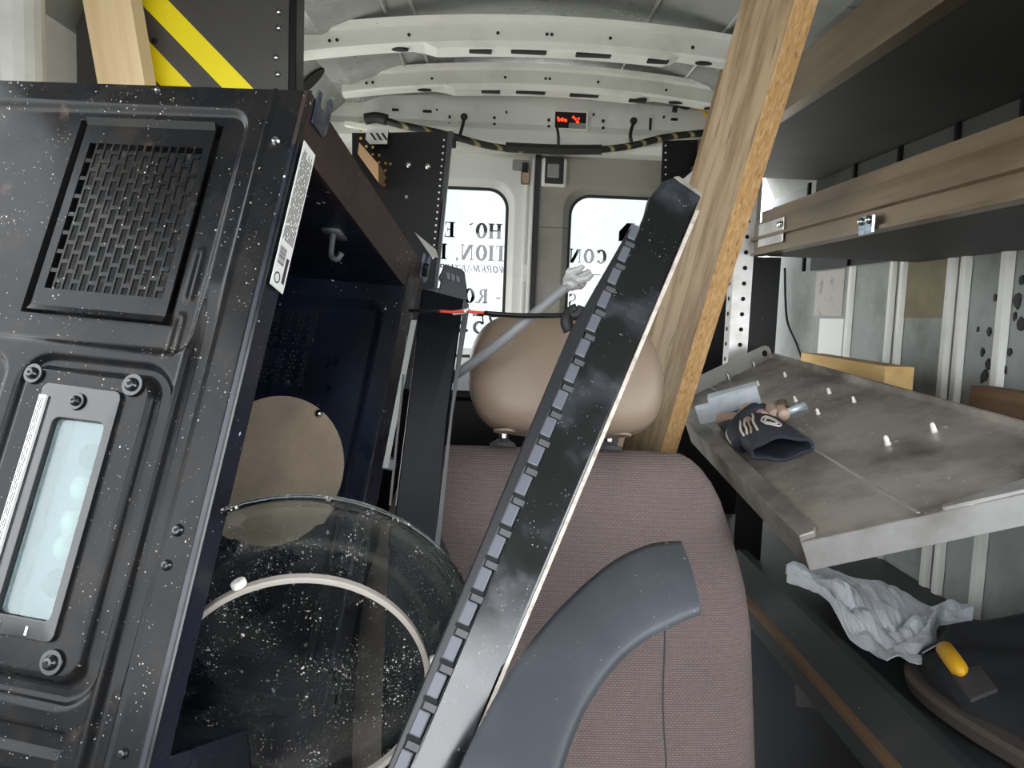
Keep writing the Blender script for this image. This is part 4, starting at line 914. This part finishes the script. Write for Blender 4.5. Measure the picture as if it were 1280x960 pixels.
for px, py in ((982, 471), (1037, 492), (1068, 503), (1023, 518), (995, 502), (1110, 556), (1168, 540), (948, 482)):
    q = tl(px, py); s = .0032*(1.3 if px > 1090 else 1)
    obj('screw_tip', lathe(nb(), [(s*1.2, 0), (s, s*1.2), (s*.9, s*2.8), (s*.4, s*3.6)], Matrix.Translation((q.x, q.y, 0)), 8), 'wire_white', tr, smooth=True)
# end arm with hole
e0, e1 = tl(866, 494), tl(958, 450); ed = (e1-e0).normalized(); L = (e1-e0).length
AMx = frame(V(e0.x, e0.y, 0), ed, V(-ed.y, ed.x, 0), Z)
bm = nb(); prism(bm, [AMx @ V(*p) for p in [(-.05, 0, 0), (L, 0, 0)]+[(L+.018*math.sin(t), 0, .018-.018*math.cos(t)) for t in (.5, 1.0, 1.57, 2.1, 2.64)]+[(L, 0, .036), (-.05, 0, .036)]], AMx.to_3x3() @ V(0, -.003, 0)); ea = obj('end_arm', bm, 'alu_bright', tr)
bm = nb(); lathe(bm, [(.0075, 0), (.0075, .001)], AMx @ frame(V(L, -.003, .018), X, -Z, -Y) if False else AMx @ frame(V(L-.002, -.0031, .018), X, Z, -Y), 14); obj('arm_hole', bm, 'hole_black', ea)
for f in (.45, .8): bm = nb(); lathe(bm, [(.005, 0), (.004, .02), (.002, .024)], AMx @ Matrix.Translation((L*f, -.008, -.006)), 8); obj('arm_screw', bm, 'steel', ea)
# things on the tray
def t3(px, py, h=0.): return onplane(px, py, TA+tn*h, tn)
gb = empty('door_latch_bracket', frame(t3(920, 520), *(lambda d: (d, tn.cross(d), tn))((t3(952, 512)-t3(882, 530)).normalized())))
tag(gb, 'shiny zinc-plated channel bracket lying beside the glove on the tray', 'bracket')
Lb = (t3(954, 515)-t3(893, 530)).length
obj('channel', ext([(0, 0)], 0, 0) if False else loft(nb(), [[V(x, y, z) for y, z in ((0, 0), (0, .045), (.005, .049), (.035, .049), (.038, .045), (.038, 0), (.036, 0), (.036, .045), (.003, .045), (.003, 0))] for x in (-Lb*.45, Lb*.55)]), 'bright_zinc', gb)
obj('end_tab', loft(nb(), [[V(x, y, z) for y, z in ((.001, 0), (.001, .032), (.005, .036), (.02, .036), (.02, .034), (.006, .033), (.003, .03), (.003, 0))] for x in (-Lb*.75, -Lb*.43)]), 'bright_zinc', gb)
obj('foot_strip', box(nb(), (-Lb*.1, -.03, 0), (Lb*.62, -.002, .003)), 'bright_zinc', gb, bevel=.001)
obj('slide_rail', box(nb(), (-Lb*.1, -.045, .0005), (Lb*.58, -.034, .0035)), 'zinc', gb, bevel=.001)
rl = empty('roller_spacer', frame(t3(979, 516), tx, ty, tn)); tag(rl, 'small brass-coloured round spacer on a zinc plate beside the glove', 'spacer')
obj('spacer', lathe(nb(), [(.0125, .002), (.0125, .022), (.0105, .024), (.006, .024), (.006, .0225)], Matrix.Identity(4), 20), 'aluminium', rl)
obj('base_plate', box(nb(), (-.02, -.022, 0), (.04, .02, .002)), 'zinc', rl)
obj('pin', tube(nb(), [V(.0, -.03, .008), V(.035, -.022, .008)], .0065, 10), 'bright_zinc', rl, smooth=True)
# glove
gl = empty('work_glove', frame(t3(985, 570), tx, ty, tn)); tag(gl, 'navy and tan work glove lying crumpled on the metal tray', 'glove')
def gp_(px, py, h): return TMI @ t3(px, py, h)-TMI @ t3(985, 570)
def gl3(u, v, h): q = gp_(u, v, 0); return V(q.x, q.y, h)
cA, cB = gl3(944, 581, 0), gl3(1020, 571, 0)   # cuff mouth ends on tray
def gsec(s, n=28):
    # from cuff mouth (s=0) back to knuckles (s=1)
    m = (cA+cB)/2; back = gl3(925, 527, 0)-m; c = m+back*s
    ax = (cB-cA)*.5; ax = ax.lerp(V(.045, .022, 0), s); hgt = .036+.006*math.sin(s*3)-.016*s
    out = []
    for k in range(n):
        a = 2*math.pi*k/n; up = math.sin(a)
        z = hgt*(.45+.55*up) if up > 0 else hgt*.45*(1+up)+.0015
        wob = .0025*math.sin(5*a+4*s)
        out.append(c+ax*math.cos(a)+V(0, 0, z+wob+.003))
    return out
bm = nb(); R = [gsec(s) for s in (0, .08, .2, .35, .5, .65, .8, .92, 1.0)]
ins = [[p*1 for p in r] for r in R[:4]]
loft(bm, R, caps=False); cR = [bm.verts.new(p) for p in R[-1]]; bm.faces.new(cR)
body = obj('shell', bm, 'glove_navy', gl, smooth=True, solid=.003)
obj('cuff_hem', tube(nb(), R[0]+[R[0][0]], .0032, 8), 'glove_navy', body, smooth=True)
bm = nb(); cR = R[3]; bm.faces.new([bm.verts.new(p) for p in R[4]]); obj('lining', bm, 'black_fabric', body)
for i, (u0, v0, u1, v1, r0) in enumerate(((945, 548, 906, 533, .013), (960, 540, 935, 521, .013), (975, 535, 958, 521, .012), (985, 535, 975, 524, .010))):
    a, b = gl3(u0, v0, .024), gl3(u1, v1, .014)
    obj('finger', tube(nb(), [a, a.lerp(b, .35)+V(0, 0, .007), a.lerp(b, .7)+V(0, 0, .006), b, b-V(0, 0, .004)], lambda t, r0=r0: r0*(1 if t < .8 else math.sqrt(max(.04, 1-((t-.8)/.2)**2))), 12, 4), 'glove_tan', gl, smooth=True)
obj('thumb', tube(nb(), [gl3(932, 566, .016), gl3(925, 553, .024), gl3(945, 538, .033), gl3(962, 530, .03)], lambda t: .016*(1 if t < .85 else .7), 12, 5), 'glove_navy', gl, smooth=True)
obj('piping', tube(nb(), [gl3(922, 566, .014), gl3(914, 556, .022), gl3(930, 541, .034), gl3(952, 528, .034)], .004, 6, 5), 'glove_white', gl, smooth=True)
def onback(s, ang):
    r = gsec(s, 64); return r[int(ang/360*64) % 64]+V(0, 0, .003)
for k, (a0, a1) in enumerate(((95, 150), (85, 138), (75, 126), (65, 112))):
    obj('stripe', tube(nb(), [onback(.25+.65*t, a0+(a1-a0)*(1-t)) for t in [i/6 for i in range(7)]], .0022, 6, 3), 'glove_white' if k != 2 else 'glove_tan', gl, smooth=True)
for rad in (1, .6): obj('oval_piping', tube(nb(), [onback(.33+.12*rad*math.cos(t), 70+16*rad*math.sin(t)) for t in [i*math.pi/8 for i in range(17)]], .0016, 6), 'glove_white', gl, smooth=True)
# ------------------------------------------------------------------ timber behind the tray
tbm = nb(); p0 = atX(1143, 459, .86); p1 = atX(1143, 491, .86); p2 = atX(1012, 451, .93)
wb = obj('timber_block', prism(tbm, [V(.80, p0.y, p0.z), V(.80, p0.y, 1.125), V(.86, p0.y, 1.125), V(.86, p0.y, p0.z)], V(.05, .55, .0)), 'pine_block'); tag(wb, 'yellowish timber offcut lying behind the tilted tray', 'timber')
p0 = atX(1150, 470, .98); p1 = atX(1280, 506, .98)
bb = obj('brown_board', box(nb(), (.955, .7, 1.125), (1.0, 1.5, p0.z)), 'brown_board', bevel=.002); tag(bb, 'brown wooden board along the van side right of the yellowish offcut', 'board')
# ------------------------------------------------------------------ lower shelf contents
Zs = zs_+.004
up_ = [(982, 718), (1015, 713), (1050, 711), (1085, 728), (1110, 738), (1150, 749), (1180, 757), (1219, 768)]
dn_ = [(984, 722), (1010, 738), (1035, 762), (1062, 797), (1088, 808), (1108, 826), (1122, 824), (1135, 836), (1150, 840), (1166, 831), (1172, 815), (1166, 795), (1172, 781), (1190, 783), (1212, 790)]
def resample(pts, n):
    P = [V(x, y, 0) for x, y in pts]; d = [0]
    for i in range(1, len(P)): d.append(d[-1]+(P[i]-P[i-1]).length)
    out = []
    for k in range(n):
        t = d[-1]*k/(n-1); i = max(j for j in range(len(P)) if d[j] <= t+1e-9); i = min(i, len(P)-2); f = (t-d[i])/(d[i+1]-d[i]); out.append(P[i].lerp(P[i+1], min(f, 1)))
    return out
NU, NW = 60, 26; A, B = resample(up_, NU), resample(dn_, NU)
bm = nb(); g = []
for i in range(NU):
    row = []
    for j in range(NW):
        t = j/(NW-1); q = A[i].lerp(B[i], t); w = atZ(q.x, q.y, Zs+.03)
        cr = abs(noise.noise(V(i*.09, j*.16+i*.03, 3)))*.055+abs(noise.noise(V(i*.22+7, j*.3-i*.1, 9)))*.022
        env = .25+.75*math.sin(math.pi*min(1, max(0, t)))
        row.append(bm.verts.new(w+V(0, 0, cr*env+.012*math.sin(i*.25+t*5))))
    g.append(row)
for i in range(NU-1):
    for j in range(NW-1): bm.faces.new((g[i][j], g[i+1][j], g[i+1][j+1], g[i][j+1]))
pm = obj('crumpled_paper', bm, 'paper', None, world=True, mtx=Matrix.Translation(atZ(1090, 770, Zs)), smooth=False, solid=.0015); tag(pm, 'crumpled bluish-white paper sack on the dark lower shelf', 'paper')
# dark bag with flap and rim
bg = empty('tool_bag', loc=atZ(1230, 870, Zs)); tag(bg, 'black fabric tool bag with a brown rim on the lower shelf', 'bag')
bc = V(.84, 1.13, Zs); bm = nb(); rings = []
for k in range(9):
    ph = math.pi/2*k/8; z = Zs+.002+.095*math.sin(ph)**.8; r = max(.05, math.cos(ph)**.4)
    rings.append(superring(V(.885, 1.105, z)+V(.01*k*.3, .004*k, 0), V(.135, .05, 0)*r, V(-.06, .21, 0)*r, .8, 40))
loft(bm, rings)
for v in bm.verts: v.co += V(noise.noise(v.co*14), noise.noise(v.co*14+V(5, 0, 0)), noise.noise(v.co*11+V(0, 5, 0)))*.03*min(1, max(0, (v.co.z-Zs)/.03))+V(0, 0, .5*max(0, v.co.x-.84)*min(1, max(0, (v.co.z-Zs)/.06)))
obj('body', bm, 'black_fabric', bg, world=True, smooth=True)
obj('base_rim', loft(nb(), [superring(V(.885, 1.105, Zs+dz), V(.135, .05, 0)*k, V(-.06, .21, 0)*k, .8, 48) for dz, k in ((.0, 1.0), (.008, 1.07), (.026, 1.09), (.032, 1.04))]), 'bag_rim', bg, world=True, smooth=False, label='worn brown base rim')
q = [atZ(*p, Zs+.112) for p in ((1188, 843), (1224, 835), (1247, 866), (1213, 880))]
obj('flap', prism(nb(), q, V(0, 0, .006)), 'patch_fabric', bg, world=True, bevel=.002, label='grey square flap')
yh = empty('screwdriver', loc=atZ(1188, 822, Zs+.09)); tag(yh, 'yellow rounded tool handle poking out between paper sack and black bag', 'tool')
a, b = atZ(1177, 806, Zs+.13), atZ(1203, 842, Zs+.125)
obj('handle', tube(nb(), [a, a.lerp(b, .15), a.lerp(b, .5), a.lerp(b, .85), b], lambda t: .013*math.sqrt(max(.1, 1-(2*t-1)**4)), 12), 'yellow_rubber', yh, world=True, smooth=True)
obj('shank', tube(nb(), [a, a+(a-b)*.8+V(0, 0, -.05)], .004, 8), 'steel', yh, world=True)
# ------------------------------------------------------------------ cords
pc_ = empty('power_cord', loc=at(575, 466, .97)); tag(pc_, 'grey power cord with a battered plug sticking up past the headrest', 'cord')
obj('cable', tube(nb(), [at(556, 480, 1.02), at(575, 465, .985), at(610, 440, .94), at(645, 412, .92), at(680, 382, .92), at(704, 362, .92), at(716, 354, .92)], .0062, 10, 5), 'cord_grey', pc_, world=True, smooth=True)
bm = nb(); random.seed(11); rings = []
PA, PB_ = at(709, 359, .92), at(722, 344, .915); dv = (PB_-PA).normalized(); s1 = dv.orthogonal().normalized(); s2 = dv.cross(s1)
for k, (f, r) in enumerate(((0, .007), (.25, .010), (.5, .0135), (.75, .0145), (1, .013), (1.12, .008))):
    rings.append([PA.lerp(PB_, f)+(s1*math.cos(t)+s2*math.sin(t))*r*random.uniform(.8, 1.2) for t in [i*math.pi/5 for i in range(10)]])
loft(bm, rings); pg = obj('plug', bm, 'plug_grey', pc_, world=True, label='battered light grey plug')
for d1, d2 in ((.006, .004), (-.006, .005), (.001, -.008)):
    c = PA.lerp(PB_, .7)+s1*d1+s2*d2-ey*.006; obj('prong', tube(nb(), [c, c+dv*.006+V(.008, -.006, -.001), c+dv*.008+V(.011, -.004, .002)], lambda t: .0052*(1-.4*t), 7), 'plug_grey', pg, world=True)
wp = empty('lead_wires', loc=at(600, 390, .90)); tag(wp, 'thin black and red wire pair stretched from microwave to trim bar', 'wire')
def seg(pts, r, m, n='wire'): obj(n, tube(nb(), [at(*p) for p in pts], r, 6, 4), m, wp, world=True, smooth=True)
seg(((512, 388, .96), (530, 389, .94), (552, 389, .93)), .0022, 'wire_black')
seg(((550, 389, .93), (566, 390, .925), (580, 389, .92)), .0020, 'wire_red')
seg(((566, 391, .928), (576, 390, .925), (586, 388, .92)), .0030, 'wire_white')
seg(((584, 389, .92), (600, 391, .915), (612, 391, .91)), .0020, 'wire_red')
seg(((606, 391, .912), (650, 394, .90), (690, 394, .88), (716, 393, .86)), .0026, 'wire_black')
seg(((600, 392, .915), (655, 396, .90), (712, 395, .865)), .0018, 'wire_black')
bm = nb(); tube(bm, [at(*p) for p in ((722, 386, .855), (712, 392, .855), (708, 402, .85), (712, 414, .85))], .007, 8, 4); tube(bm, [at(*p) for p in ((712, 392, .855), (722, 394, .85), (728, 384, .85))], .006, 8, 3); obj('connector', bm, 'rubber', wp, world=True, smooth=True)
